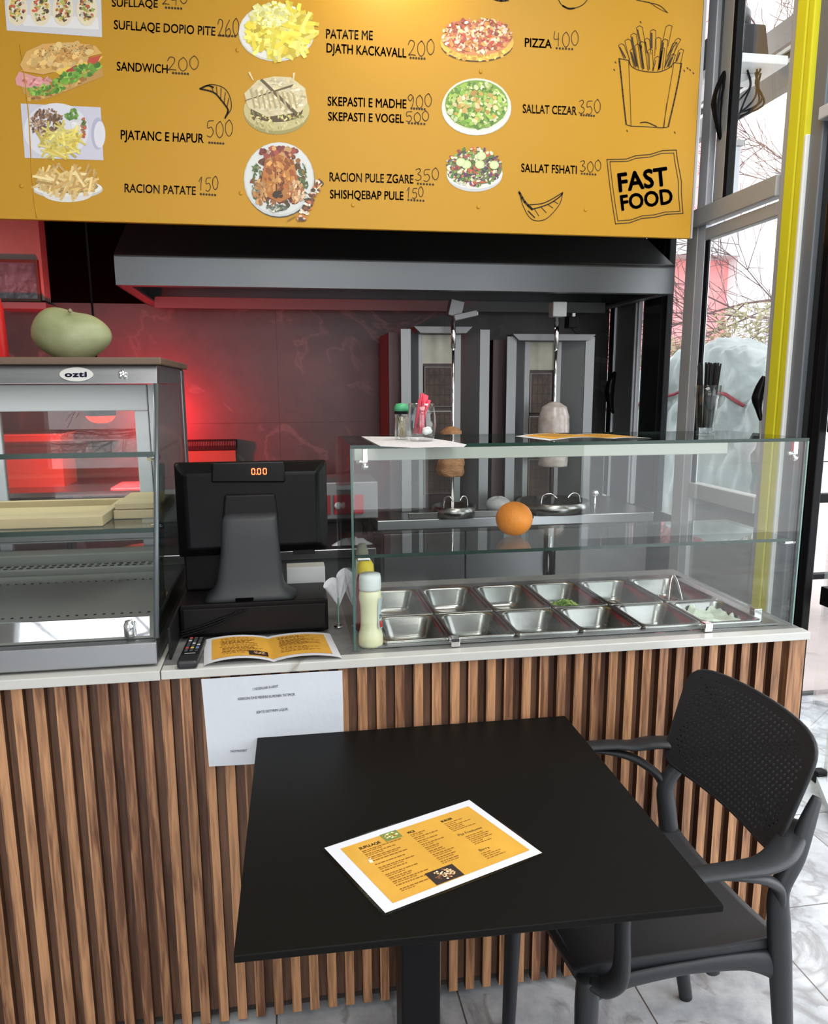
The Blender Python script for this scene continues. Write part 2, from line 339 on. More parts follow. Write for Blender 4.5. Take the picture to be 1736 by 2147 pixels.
wpart('pane', glass, w2, 3.31, 3.46, 0.95, 2.30, 1.766, 1.771, 0)
wpart('lower_panel', steel_m, w2, 3.31, 4.1, 0, 0.95, X0 + 0.02, X1)
wpart('window_frame', alu, w2, 3.31, 4.1, 2.30, 3.5)
wpart('window_frame', black, w2, 3.46, 3.70, 0.95, 2.30)
wpart('dark_pane', darkglass, w2, 3.50, 3.68, 0.96, 2.25, X0 - 0.006, X0 - 0.001, 0)
wpart('sash_frame', alul, w2, 3.70, 3.715, 0.95, 2.30, X0 - 0.02, X0)
wpart('sash_frame', black, w2, 3.715, 3.735, 0.95, 2.30, X0 - 0.012, X0)
wpart('sash_frame', alul, w2, 3.735, 3.75, 0.95, 2.30, X0 - 0.02, X0)
wpart('sash_frame', steel_m, w2, 3.75, 3.985, 0.95, 2.30, X0 - 0.01, X0 + 0.01)
wpart('sash_frame', alul, w2, 3.985, 3.995, 0.95, 2.30, X0 - 0.02, X0 + 0.01)
wpart('sash_frame', black, w2, 3.995, 4.1, 0.95, 2.30, X0, X1)
h = MB().tube(spline([(1.708, 3.905, 1.40), (1.69, 3.90, 1.44), (1.68, 3.90, 1.51), (1.69, 3.90, 1.57), (1.708, 3.905, 1.61)]), lerpl([0.006, 0.016, 0.026, 0.02, 0.008]), 12, up=(0, 1, 0)); h.build('window_handle', blackg, w2)
# yellow clad column and the door post
t = thing('trim_2', None, None, (1.75, 2.58, 0), kind=S)
wpart('yellow_cladding', yellow, t, 2.58, 2.635, 0, 3.5, X0 - 0.01, X1)
wpart('yellow_cladding', yellow, t, 2.541, 2.572, 0, 3.5, X0 - 0.01, X1)
wpart('yellow_groove', mat('yellow_shadow_gap', srgb(176, 168, 30), 0.6), t, 2.572, 2.58, 0, 3.5, X0, X1, 0)
wpart('white_strip', mat('white_strip', (0.85, 0.87, 0.85), 0.4), t, 2.527, 2.541, 0, 2.35, X0 - 0.012, X1)
wpart('grey_frame', mat('blue_grey_aluminium', srgb(120, 126, 132), 0.4, 0.3), t, 2.465, 2.527, 0, 3.5, X0, X1)
wpart('dark_pane', darkglass, t, 2.40, 2.465, 0, 2.39, X0 + 0.02, X1, 0)
d1 = thing('door_1', None, None, (1.75, 2.3, 0), kind=S)
wpart('door_post', blackg, d1, 2.365, 2.40, 0, 2.39, X0 - 0.01, 1.765)
wpart('door_post', black, d1, 2.325, 2.36, 0, 2.39, X0 - 0.02, 1.76)
wpart('door_header', alul, d1, -1.5, 2.465, 2.37, 2.41, X0 - 0.02, X1)
wpart('transom_pane', mat('frosted_transom', srgb(176, 196, 192), 0.35, spec=0.5), d1, 1.2, 2.465, 2.41, 3.4, 1.766, 1.772, 0)
wpart('dark_pane', mat('dark_film', (0.02, 0.017, 0.014), 0.15), d1, 1.2, 2.32, 1.385, 2.369, 1.755, 1.762, 0)
wpart('push_rail', black, d1, 1.4, 2.325, 0.80, 0.865, 1.79, 1.82)
sbox('wall_right', wall_m, 1.75, 2.0, -4.15, -1.5, 0, 3.5)
# ================================================================ OUTSIDE
MB().box(-8, 30, 3.39, 40, -0.16, -0.02).build('street_pavement', mat('pale_pavement', (0.42, 0.36, 0.34), 0.85, var=0.15, vscale=2), kind=S)
MB().box(1.82, 7, 3.36, 3.39, -0.05, 0.012).build('trim_3', mat('dark_kerb', (0.05, 0.05, 0.05), 0.7), kind=S)
b = thing('apartment_building', 'pink and white rendered apartment building across the street', 'building', (10, 15, 0))
p = lambda nm, m, *a, lab=None: MB().box(*a).build(nm, m, b, lab)
p('pink_wall', mat('pink_render', srgb(232, 150, 150), 0.9, var=0.06), 6.6, 8.85, 15, 18, 0, 12, lab='pink rendered wall')
p('white_wall', mat('white_render', (0.85, 0.85, 0.86), 0.9), 8.85, 20, 14.7, 18, 0, 12, lab='white rendered wall')
p('eaves_slab', mat('pale_grey_concrete', (0.45, 0.45, 0.46), 0.9), 6.9, 8.75, 14.4, 15, 3.98, 4.75)
for x in (9.6, 11.2):
    for z in (1.9, 4.9):
        f = MB().box(x, x + 0.9, 14.52, 14.6, z, z + 1.5).build('window', mat('window_frame_lilac', (0.35, 0.35, 0.42), 0.6), b)
        MB().box(x + 0.06, x + 0.84, 14.5, 14.53, z + 0.06, z + 1.44).build('pane', mat('pale_pane', (0.7, 0.72, 0.76), 0.2), f, None, org=ORG[b.name])
random.seed(7)
def branch(m, p, d, L, r, depth, droop=0.0):
    pts = [Vector(p)]; d = Vector(d).normalized()
    for i in range(5):
        d = (d + Vector((random.uniform(-1, 1), random.uniform(-1, 1), random.uniform(-1, 1) - droop)) * 0.16).normalized()
        pts.append(pts[-1] + d * L / 5)
    m.tube(pts, [max(0.0035, r * (1 - 0.13 * i)) for i in range(6)], 4, cap=False)
    if depth:
        for i in range(1, 6):
            for _ in range(2 if depth > 1 else 2):
                if random.random() < 0.62:
                    q = (d + Vector((random.uniform(-1, 1), random.uniform(-1, 1), random.uniform(-0.8, 0.9))) * 0.85)
                    branch(m, pts[i], q, L * random.uniform(0.45, 0.65), r * 0.5, depth - 1)
bark = mat('bark', (0.15, 0.10, 0.10), 0.9)
t = thing('bare_tree', 'bare winter tree reaching its branches in front of the pink building', 'tree', (7.6, 9.5, 0))
MB().tube([(7.6, 9.5, 0), (7.5, 9.4, 1.5), (7.4, 9.3, 3)], [0.16, 0.13, 0.1], 10).build('trunk', bark, t)
m = MB()
for dv, z in (((-1, -0.1, 0.35), 1.6), ((-1, 0.1, 0.1), 2.2), ((-1, -0.2, 0.9), 2.4), ((-0.6, 0, 1.2), 2.9), ((-0.9, 0.1, -0.08), 2.9), ((0.3, -0.3, 1), 2.9)):
    branch(m, (7.45, 9.35, z), dv, 2.6, 0.024, 3)
m.build('branches', bark, t)
rt_ = copy_tree(t); rt_.location = (-1.2, -7.5, -0.3); rt_.scale = (1.2, 1.2, 1.2); rt_['label'] = 'bare winter tree outside the front window, seen in reflections of the display case'
def bush(name, label, c, R, n, seed, parent=None):
    random.seed(seed); m = MB()
    for i in range(n):
        v = Vector((random.gauss(0, 1), random.gauss(0, 1), random.gauss(0, 1))).normalized() * R * random.uniform(0.4, 1) ** 0.6
        v.z *= 0.9; q = Vector(c) + v; a = Vector((random.gauss(0, 1), random.gauss(0, 1), random.gauss(0, 1))).normalized(); bb = a.orthogonal().normalized(); s = random.uniform(0.02, 0.045)
        m.poly([q - a * s, q + bb * s * 0.45, q + a * s, q - bb * s * 0.45])
    r = thing(name, label, 'bush', (c[0], c[1], 0))
    m.build('foliage', mat('olive_leaves_' + str(seed), (0.16, 0.17, 0.07), 0.6, var=0.5, vscale=9, c2=(0.30, 0.24, 0.14)), r)
    m = MB(); m.tube([(c[0], c[1], 0), (c[0] + 0.05, c[1], c[2] * 0.5), (c[0], c[1], c[2])], [0.04, 0.03, 0.015], 6); m.build('stem', bark, r)
bush('leafy_bush', 'olive leafed bush standing behind the plastic-covered stack, nearer the door', (4.5, 7.2, 2.0), 0.40, 800, 3)
bush('leafy_bush', 'olive leafed bush seen through the rearmost narrow window', (3.75, 7.3, 1.65), 0.42, 800, 4)
# plastic sheet over a stack of terrace furniture
from mathutils import noise
def sheet(u, v):
    # u runs along the stack (far left to near right), v over it
    ax = 2.55 + u * 0.75; ay = 6.1 - u * 1.4
    a = (v - 0.5) * PI * 1.02
    hgt = 1.52 + 0.34 * math.exp(-((u - 0.62) / 0.22) ** 2) + 0.08 * math.sin(u * 9)
    wd = 0.42
    px_ = math.copysign(abs(math.sin(a)) ** 0.7, a) * wd; z = max(0, math.cos(a)) ** 0.55 * hgt
    q = Vector((ax + px_ * 0.9, ay + px_ * 0.45, z))
    nn = noise.noise(Vector((u * 9, v * 6, 0))) * 0.11 + abs(noise.noise(Vector((u * 16, v * 14, 3)))) * 0.10 + abs(noise.noise(Vector((u * 34, v * 22, 7)))) * 0.04
    return q + Vector((math.sin(a), 0.3, 0.6)) * nn + Vector((0, 0, 0.03))
t = thing('covered_stack', 'stack under a crumpled white plastic sheet on the terrace outside the windows', 'covered furniture', (3.1, 4.9, 0))
MB().grid(sheet, 90, 60).build('plastic_sheet', mat('white_plastic_sheet', (0.27, 0.31, 0.305), 0.3, bump=1.0, bscale=5, spec=0.6, var=0.3, vscale=3), t)
MB().tube([sheet(i / 30, 0.26) + Vector((-0.02, -0.01, 0.0)) for i in range(6, 29)], 0.012, 6).build('strap', mat('dark_red_strap', (0.2, 0.03, 0.04), 0.6), t)
# terrace railing
r = thing('terrace_railing', 'black metal railing at the edge of the terrace beside the doorway', 'railing', (4.4, 4.0, 0))
MB().box(2.95, 5.8, 3.98, 4.03, 0.88, 0.93).box(2.95, 5.8, 3.98, 4.03, 0.43, 0.46).build('rail', black, r)
for i in range(14): MB().box(3.0 + i * 0.21, 3.02 + i * 0.21, 3.995, 4.015, -.02, 0.88).build('baluster', black, r)
# glass screen on the terrace beside the doorway
g = thing('terrace_glass_screen', 'clear glass screen on a metal foot rail outside the doorway', 'glass screen', (2.1, 2.6, 0))
v0, v1 = Vector((2.16, 2.78, 0)), Vector((1.86, 2.18, 0)); dv = (v1 - v0).normalized(); nv = Vector((dv.y, -dv.x, 0))
MB().prism([v0 - nv * 0.02, v0 + nv * 0.02, v1 + nv * 0.02, v1 - nv * 0.02], (0, 0, 0.03)).build('foot_rail', alul, g)
MB().prism([v0 - nv * 0.005 + Vector((0, 0, 0.03)), v0 + nv * 0.005 + Vector((0, 0, 0.03)), v1 + nv * 0.005 + Vector((0, 0, 0.03)), v1 - nv * 0.005 + Vector((0, 0, 0.03))], (0, 0, 1.0)).build('pane', glass, g)
q = v0.lerp(v1, 0.37); MB().box(q.x - 0.03, q.x + 0.015, q.y - 0.02, q.y + 0.02, 0.0, 0.05, 0.004).build('bracket', black, g, 'black bracket')
MB().box(q.x + 0.018, q.x + 0.03, q.y - 0.01, q.y + 0.01, 0.0, 1.03).build('post', white, g)
# things mounted outside the upper window
a = thing('awning', 'grey folding awning with pale beams outside the upper window', 'awning', (2.6, 3.0, 3.3))
for i, (x, z, m_, th) in enumerate(((2.30, 3.016, mat('awning_rib', (0.78, 0.78, 0.74), 0.5), 0.016), (2.31, 2.981, black, 0.032), (2.30, 2.961, bpy.data.materials['awning_rib'], 0.018), (2.32, 3.06, steel_m, 0.11))):
    MB().box(x, x + 0.05, 1.2, 5.5, z, z + th).build('beam', m_, a)
MB().box(2.30, 2.35, 1.2, 5.5, 2.865, 2.959).build('valance', mat('awning_grey', (0.24, 0.235, 0.23), 0.8), a)
MB().prism([(2.38, 1.2, 3.18), (4.0, 1.2, 3.75), (4.0, 1.2, 3.78), (2.38, 1.2, 3.21)], (0, 4.3, 0)).build('canopy', mat('awning_canvas', (0.5, 0.49, 0.48), 0.8), a)
s = thing('wall_shelf', 'white bracket shelf outside the upper window', 'shelf', (1.95, 3.35, 2.8))
MB().box(1.84, 2.105, 3.22, 3.48, 2.833, 2.868, 0.005).build('shelf_board', white, s)
MB().prism([(1.84, 3.33, 2.832), (2.05, 3.33, 2.832), (1.84, 3.33, 2.74)], (0, 0.02, 0)).build('bracket', white, s)
MB().prism([(1.845, 3.26, 2.869), (2.045, 3.26, 2.869), (2.02, 3.26, 2.995), (1.845, 3.26, 2.995)], (0, 0.2, 0), 0.006).build('loudspeaker', mat('black_speaker', (0.015, 0.015, 0.016), 0.6), None, 'black tapered loudspeaker box standing on the white bracket shelf', 'loudspeaker')
MB().lathe([(0.0, 0), (0.05, 0.0), (0.066, 0.03), (0.064, 0.07), (0.04, 0.105), (0, 0.115)], (1.935, 3.36, 2.996), 28).build('dome_lamp', mat('dark_dome', (0.06, 0.06, 0.06), 0.35, var=0.4, vscale=8), None, 'dark rounded lamp housing on top of the black loudspeaker', 'lamp')
m = MB(); random.seed(5)
for i in range(6):
    x, y = 2.0 + random.uniform(-0.03, 0.05), 3.30 + random.uniform(-0.03, 0.03)
    m.tube(spline([(x, y, 2.832), (x - 0.01 + random.uniform(-.02, .02), y - 0.02, 2.77), (x - 0.03 + random.uniform(-.04, .04), y - 0.02, 2.70), (1.87 + random.uniform(0, .07), y + 0.02, 2.63 + random.uniform(-.04, .04))], 5), 0.0045, 5)
m.build('hanging_cables', black, None, 'black cables dangling below the white bracket shelf', 'cables')
A_, B_ = ony(1530, 292, 4.0), ony(1556, 292, 4.0)
d_ = thing('outdoor_duct', 'pale grey rectangular duct box hanging outside the upper window', 'duct', (2.3, 4.0, 2.36))
MB().box(A_.x, B_.x, 4.0, 4.15, 2.36, A_.z - .03, .006).box(A_.x + .02, A_.x + .04, 4.06, 4.08, A_.z, 3.3).build('casing', alul, d_); MB().box(A_.x - .01, B_.x + .01, 3.99, 4.16, A_.z - .03, A_.z, .004).build('cap', alu, d_)
# ================================================================ MENU BOARD (lit fascia over the counter)
BY = 3.10
def bp(px, py, e=0.0): return ony(px, py, BY - e)
orange = mat('orange_vinyl', srgb(198, 146, 28), 0.5, bump=0.04, bscale=60)
bd = thing('menu_board', 'long orange fascia menu board with food pictures and handwritten prices', 'menu board', (0.35, BY, 2.12))
MB().box(-2.4, 1.653, BY, BY + 0.02, 2.122, 3.45, 0.002).build('panel', orange, bd)
m = MB(); pl = [bp(x, y, 0.0006) for x, y in ((42, 95), (50, 150), (60, 240), (65, 330), (70, 400), (77, 457))]
m.tube(spline(pl, 4), 0.0022, 6); m.build('vinyl_crease', orange, bd)
for x, y in ((45, 390), (505, 405), (740, 430), (1003, 434), (1228, 440), (1008, 150), (498, 105)): MB().sphere(bp(x, y, 0.001), 0.0075, sy=0.4, n=10).build('rivet', orange, bd)
MB().box(1.653, 1.661, BY - 0.002, BY + 0.02, 2.122, 3.45).build('edge_strip', alu, bd)
E0 = 0.0012
def line_text(body, x0, yb0, x1, yb1, cap, bold=0.014, nm='menu_lettering'):
    A, Bv = bp(x0, yb0, E0), bp(x1, yb1, E0); up = bp(x0, yb0 - cap, E0) - A
    m = MB(); m.text(body, lambda u, v: A + (Bv - A) * u + up * v, bold=bold); return m.build(nm, ink, bd, recalc=False)
def stroke(m, pts, w, e=E0):
    """flat pen stroke through board pixels"""
    P = [bp(x, y, e) for x, y in pts]
    for i in range(len(P) - 1):
        d = (P[i + 1] - P[i]);
        if d.length < 1e-7: continue
        n = Vector((-d.z, 0, d.x)).normalized() * w / 2; x = d.normalized() * w * 0.3
        m.poly([P[i] - n - x, P[i + 1] - n + x, P[i + 1] + n + x, P[i] + n - x])
def spl2(P, k=5): return [(q.x, q.y) for q in spline([(a, b, 0) for a, b in P], k)]
DIG = {'0': [[(.5, 0), (.1, .25), (.08, .7), (.45, 1), (.85, .8), (.92, .35), (.6, .02), (.45, .02)]],
       '1': [[(.1, .35), (.55, 0), (.45, .5), (.4, 1)]],
       '2': [[(.05, .3), (.3, .02), (.75, .1), (.75, .4), (.35, .8), (.1, .98), (.5, .95), (.95, 1)]],
       '3': [[(.1, .1), (.6, 0), (.75, .2), (.4, .45), (.8, .6), (.8, .85), (.4, 1), (.05, .9)]],
       '4': [[(.2, 0), (.1, .5), (.75, .5)], [(.7, .1), (.65, 1)]],
       '5': [[(.9, 0), (.2, .05), (.15, .45), (.6, .4), (.85, .7), (.5, 1), (.05, .92)]],
       '6': [[(.7, 0), (.2, .4), (.1, .8), (.45, 1), (.8, .8), (.65, .5), (.2, .65)]],
       '9': [[(.8, .2), (.45, 0), (.1, .25), (.4, .5), (.8, .2), (.8, .6), (.6, 1)]]}
def price(s, x0, y0, x1, y1, dots):
    m = MB(); w = (x1 - x0) / len(s)
    for i, ch in enumerate(s):
        for st in DIG[ch]: stroke(m, spl2([(x0 + w * (i + 0.06 + 0.86 * a), y0 + (y1 - y0) * b + 2 * math.sin(i * 2)) for a, b in st]), 0.0028)
    m.build('handwritten_price', inkp, bd, recalc=False)
    if dots:
        m = MB(); a, b, y = dots
        for i in range(6):
            c = bp(a + (b - a) * (i + .5) / 6, y + i * 0.4, E0); m.poly([c + Vector((math.cos(k) * .0042, 0, math.sin(k) * .0042)) for k in [j * PI / 4 for j in range(8)]])
        m.build('dotted_rule', ink, bd, recalc=False)
for r in (("SUFLLAQE", 234.5, 14, 331, 16, 17), ("SUFLLAQE DOPIO PITE", 238.7, 61, 451.6, 75, 19.5), ("SANDWICH", 244.7, 148, 351.6, 154, 19), ("PJATANC E HAPUR", 253, 292, 427, 300, 20),
          ("RACION PATATE", 261, 403, 410.5, 409, 18.5), ("PATATE ME", 683.6, 80.5, 781.8, 84, 20), ("DJATH KACKAVALL", 684.6, 110, 852, 121, 20), ("SKEPASTI E MADHE", 687, 221.4, 852, 227.5, 19.5),
          ("SKEPASTI E VOGEL", 688, 252.8, 846.7, 258, 18.5), ("RACION PULE ZGARE", 690.7, 380, 866.8, 385, 19), ("SHISHQEBAP PULE", 691.8, 416, 846, 419.5, 18.5), ("PIZZA", 1100.4, 98, 1156.8, 101.5, 19),
          ("SALLAT CEZAR", 1096, 236.7, 1209, 241.5, 18.5), ("SALLAT FSHATI", 1092.8, 360.5, 1209.3, 365, 18)): line_text(*r)
for r in (("240", 338, -14, 395, 9, (345, 383, 16)), ("260", 455, 40, 503, 76, (459, 496, 74)), ("200", 349, 119, 419, 147, (360, 397, 153)), ("500", 432, 253, 490, 287, (436, 471, 299)), ("150", 415, 371, 459, 399, (418, 454, 407)),
          ("200", 854, 84, 913, 116, (858, 893, 121)), ("900", 853, 198, 907, 225, (860, 893, 227)), ("500", 849.6, 234, 901, 255, (854, 893, 258)), ("350", 869, 353.5, 922, 378.5, (873, 911, 385)),
          ("150", 851, 393, 889, 414, (853, 891, 419)), ("400", 1159, 65.7, 1215, 96.8, (1164, 1203, 101)), ("350", 1212, 210, 1261, 238, (1216, 1248, 241)), ("300", 1214.5, 337, 1262, 359.4, (1217, 1251, 364))): price(*r)
# FAST FOOD stamp
m = MB()
for body, a, b_, c in (("FAST", (1297.5, 403.7), (1402, 389), (1293.5, 363)), ("FOOD", (1303, 442.4), (1412, 427), (1299, 409))):
    A, Bv, Cv = bp(*a, E0), bp(*b_, E0), bp(*c, E0); m.text(body, lambda u, v: A + (Bv - A) * u + (Cv - A) * v, bold=0.032)
m.build('stamp_lettering', ink, bd, recalc=False)
fr = [(1272.5, 334.5), (1313, 333.5), (1332, 326.6), (1363, 323.8), (1390, 315.5), (1418, 314.5), (1420, 331.8), (1428.8, 380), (1428.8, 407.8), (1432.2, 447.5), (1397.7, 449.3), (1373.5, 455.5), (1345.8, 457.9), (1320, 467.2), (1290.5, 469.3), (1283.6, 425), (1278.4, 387), (1272.5, 334.5)]
m = MB(); cx, cy = 1352, 391
stroke(m, fr, 0.0035); stroke(m, [(cx + (x - cx) * 0.92, cy + (y - cy) * 0.92) for x, y in fr], 0.003); m.build('stamp_frame', ink, bd, recalc=False)
# ink drawings
def Z3(P): return [(900 + x * .3456, y * .3456) for x, y in P]
m = MB()
for P, w_ in (([(1152, 355), (1165, 470), (1180, 620), (1195, 755)], .006), ([(1195, 755), (1225, 765), (1300, 768), (1420, 775), (1450, 768)], .003), ([(1450, 768), (1480, 640), (1510, 500), (1530, 385)], .006), ([(1530, 385), (1485, 380)], .003),
              ([(1152, 355), (1210, 366)], .003), ([(1210, 370), (1218, 560), (1225, 765)], .0025), ([(1485, 380), (1455, 560), (1420, 775)], .0025), ([(1210, 365), (1225, 400), (1270, 425), (1340, 437), (1400, 435), (1455, 412), (1485, 380)], .003), ([(1280, 745), (1320, 742), (1380, 768)], .004), ([(1440, 625), (1425, 770)], .002)):
    stroke(m, spl2(Z3(P), 4) if len(P) > 2 else Z3(P), w_)
random.seed(11)
for tx, ty, bx, by, w_ in ((1165, 268, 1200, 360, 34), (1205, 240, 1240, 395, 36), (1240, 205, 1270, 410, 34), (1275, 160, 1300, 300, 36), (1290, 255, 1310, 425, 32), (1262, 270, 1285, 420, 28), (1320, 235, 1330, 330, 32), (1358, 182, 1360, 300, 34), (1340, 300, 1345, 430, 30), (1390, 230, 1385, 340, 34), (1455, 155, 1430, 280, 38),
                       (1430, 240, 1410, 420, 36), (1385, 345, 1370, 432, 34), (1510, 235, 1460, 340, 32), (1490, 260, 1440, 410, 30), (1528, 300, 1510, 380, 32), (1480, 330, 1455, 410, 28), (1415, 290, 1400, 430, 26), (1230, 300, 1255, 410, 24)):
    h_ = w_ / 2; P = [(bx - h_, by), (tx - h_, ty + 8), (tx, ty - 4), (tx + h_, ty + 4), (bx + h_, by)]
    stroke(m, Z3(P), 0.0022); 
    if random.random() < 0.7: stroke(m, Z3([(tx - h_ + 8, ty + 20), (bx - h_ + 7, by - 10)]), random.uniform(0.003, 0.008))
for x, y in ((1128, 375), (1120, 420), (1280, 130), (1565, 410), (1580, 420), (1600, 440), (1198, 790), (1487, 800), (1545, 425)): stroke(m, Z3([(x, y), (x + 5, y + 8)]), 0.004)
m.build('fries_drawing', ink, bd, recalc=False)
def leaf(pts_out, veins, nm='leaf_drawing'):
    m = MB()
    for P, w_ in pts_out: stroke(m, spl2(P, 5), w_)
    for P in veins: stroke(m, P, 0.003)
    m.build(nm, ink, bd, recalc=False)
leaf([(Z3([(545, 1165), (580, 1225), (625, 1270)]), .009), (Z3([(625, 1270), (600, 1245), (700, 1230), (810, 1168)]), .004), (Z3([(810, 1168), (790, 1240), (720, 1320), (660, 1340), (610, 1320), (570, 1250), (545, 1165)]), .003), (Z3([(625, 1270), (720, 1240), (790, 1195), (810, 1168)]), .0045), (Z3([(600, 1280), (640, 1320)]), .005)],
     [Z3([(640, 1270), (665, 1310)]), Z3([(680, 1258), (710, 1290)]), Z3([(720, 1240), (750, 1262)]), Z3([(755, 1220), (780, 1235)])])
def Z1(P): return [(x * .4032, y * .4032) for x, y in P]
leaf([(Z1([(1040, 462), (1090, 440), (1150, 450), (1185, 480), (1202, 530), (1200, 570), (1170, 615)]), .003), (Z1([(1040, 462), (1110, 480), (1150, 520), (1180, 560), (1185, 580), (1170, 615)]), .006), (Z1([(1040, 462), (1080, 445), (1110, 455)]), .006)],
     [Z1([(1100, 450), (1110, 480)]), Z1([(1125, 450), (1130, 495)]), Z1([(1150, 460), (1148, 515)]), Z1([(1172, 480), (1165, 540)]), Z1([(1190, 510), (1180, 560)])])
leaf([(Z3([(1258, 0), (1330, 15), (1400, 35), (1447, 78)]), .003), (Z3([(1330, 10), (1390, 50), (1447, 78)]), .002)], [], 'chilli_drawing')
leaf([(Z3([(780, -10), (810, 35), (870, 50), (930, 30), (965, -10)]), .003), (Z3([(810, 35), (845, 52), (880, 50)]), .006)], [], 'bowl_drawing')
leaf([(Z3([(390, -8), (430, 4), (480, 0)]), .007)], [], 'ink_mark')
# food pictures: flat printed scraps of colour
class Pic:
    def __init__(s, seed, e=0.0012): s.m = MB(); s.e = e; s.r = random.Random(seed)
    def poly(s, pts, col): s.m.col = srgb(*[c * .86 + w_ * .14 for c, w_ in zip(col, (238, 230, 206))]); s.m.poly([bp(x, y, s.e) for x, y in pts]); s.e += 6e-6
    def ell(s, cx, cy, rx, ry, col, n=28, rot=0):
        s.poly([(cx + rx * math.cos(k * 2 * PI / n) * math.cos(rot) - ry * math.sin(k * 2 * PI / n) * math.sin(rot), cy + rx * math.cos(k * 2 * PI / n) * math.sin(rot) + ry * math.sin(k * 2 * PI / n) * math.cos(rot)) for k in range(n)], col)
    def blobs(s, cx, cy, rx, ry, pal, n, sz, asp=1.0, ang=None, rot=0):
        for i in range(int(n * 1.5)):
            a = s.r.uniform(0, 2 * PI); q = s.r.random() ** 0.5; ux, uy = rx * q * math.cos(a), ry * q * math.sin(a)
            x, y = cx + ux * math.cos(rot) - uy * math.sin(rot), cy + ux * math.sin(rot) + uy * math.cos(rot)
            c = s.r.choice(pal); j = s.r.uniform(0.85, 1.12); c = [min(255, v * j) for v in c]
            r_ = s.r.uniform(*sz) * .78; th = s.r.uniform(0, PI) if ang is None else s.r.gauss(ang, 0.5); k = s.r.choice((5, 6, 7))
            P = []
            for t in range(k):
                f = t * 2 * PI / k; rr = r_ * s.r.uniform(0.7, 1.15); u, v = rr * math.cos(f), rr * math.sin(f) / asp
                P.append((x + u * math.cos(th) - v * math.sin(th), y + u * math.sin(th) + v * math.cos(th)))
            s.poly(P, c)
    def sticks(s, cx, cy, rx, ry, pal, n, L, w_):
        for i in range(n):
            a = s.r.uniform(0, 2 * PI); q = s.r.random() ** 0.5; x, y = cx + rx * q * math.cos(a), cy + ry * q * math.sin(a)
            th = s.r.uniform(0, PI); l = s.r.uniform(*L) / 2; c = s.r.choice(pal); j = s.r.uniform(0.88, 1.1)
            dx, dy, nx, ny = l * math.cos(th), l * math.sin(th), -math.sin(th) * w_ / 2, math.cos(th) * w_ / 2
            s.poly([(x - dx - nx, y - dy - ny), (x + dx - nx, y + dy - ny), (x + dx + nx, y + dy + ny), (x - dx + nx, y - dy + ny)], [min(255, v * j) for v in c])
    def done(s, label): return s.m.build('food_picture', prt, bd, label, recalc=False)
q = Pic(1); q.poly([(8, -20), (212, -14), (214, 78), (14, 64)], (214, 214, 222)); q.poly([(40, 30), (205, 36), (208, 62), (50, 54)], (236, 236, 236))
for cx in (36, 85, 132, 182):
    q.ell(cx, 20, 22, 34, (238, 224, 190)); q.blobs(cx, 18, 15, 28, [(90, 60, 40), (230, 225, 210), (150, 170, 60), (60, 50, 40), (200, 80, 50), (220, 190, 90)], 45, (3, 7), 1.4)
q.done('picture of four filled wraps in a white tray')
q = Pic(2); q.poly([(48, 195), (75, 212), (105, 205), (216, 160), (214, 140), (180, 150), (100, 185), (45, 170)], (190, 140, 66)); q.blobs(125, 180, 75, 12, [(214, 166, 84), (150, 96, 40)], 40, (5, 11), 1.6, -0.4, -0.4)
q.poly([(32, 165), (40, 150), (100, 168), (108, 180), (60, 186), (34, 178)], (226, 150, 150)); q.blobs(75, 170, 35, 8, [(232, 160, 160), (200, 96, 90)], 18, (4, 9), 2, 0.2)
q.poly([(42, 148), (216, 118), (205, 132), (140, 168), (118, 152)], (246, 206, 70)); q.poly([(138, 148), (160, 136), (172, 150), (142, 158)], (180, 44, 40)); q.poly([(182, 122), (212, 116), (204, 134), (184, 136)], (196, 60, 44))
q.blobs(160, 155, 55, 13, [(96, 160, 40), (60, 120, 30), (140, 190, 60)], 60, (4, 9), 1.3, rot=-0.35); q.blobs(95, 188, 40, 9, [(96, 160, 40), (60, 120, 30), (150, 190, 60)], 40, (4, 8), 1.3, rot=-0.1)
q.poly([(42, 136), (55, 108), (90, 92), (150, 88), (200, 96), (214, 112), (190, 118), (150, 134), (118, 150), (90, 156), (50, 150)], (222, 168, 84)); q.blobs(125, 118, 72, 24, [(232, 186, 104), (212, 150, 66), (238, 200, 126)], 60, (7, 15), 1.5, -0.3, -0.2)
q.blobs(130, 108, 55, 16, [(84, 52, 26)], 60, (1.4, 2.4), 2.0, -0.2, -0.1); q.done('picture of a filled sandwich roll')
q = Pic(3); q.poly([(43, 217), (211, 225), (217, 336), (52, 331)], (206, 206, 226)); q.ell(118, 274, 68, 58, (226, 228, 240)); q.ell(205, 280, 14, 34, (176, 178, 206)); q.ell(209, 282, 12, 28, (226, 226, 240))
q.blobs(98, 258, 34, 30, [(150, 110, 84), (110, 76, 56), (180, 146, 116), (84, 58, 44)], 150, (3, 8), 1.8); q.blobs(150, 240, 14, 12, [(70, 120, 40), (100, 150, 50)], 26, (3, 6)); q.blobs(160, 262, 12, 12, [(234, 236, 240)], 12, (6, 10)); q.blobs(175, 268, 5, 20, [(60, 120, 50), (190, 80, 60)], 24, (3, 5))
q.sticks(125, 295, 42, 30, [(226, 206, 84), (206, 180, 60), (240, 224, 120)], 80, (22, 46), 4.2); q.done('picture of a meat and chips plate')
q = Pic(4); q.ell(142, 397, 74, 20, (200, 196, 190)); q.ell(142, 406, 52, 18, (226, 224, 222)); q.ell(142, 394, 72, 17, (238, 236, 230)); q.ell(142, 391, 64, 14, (150, 120, 70))
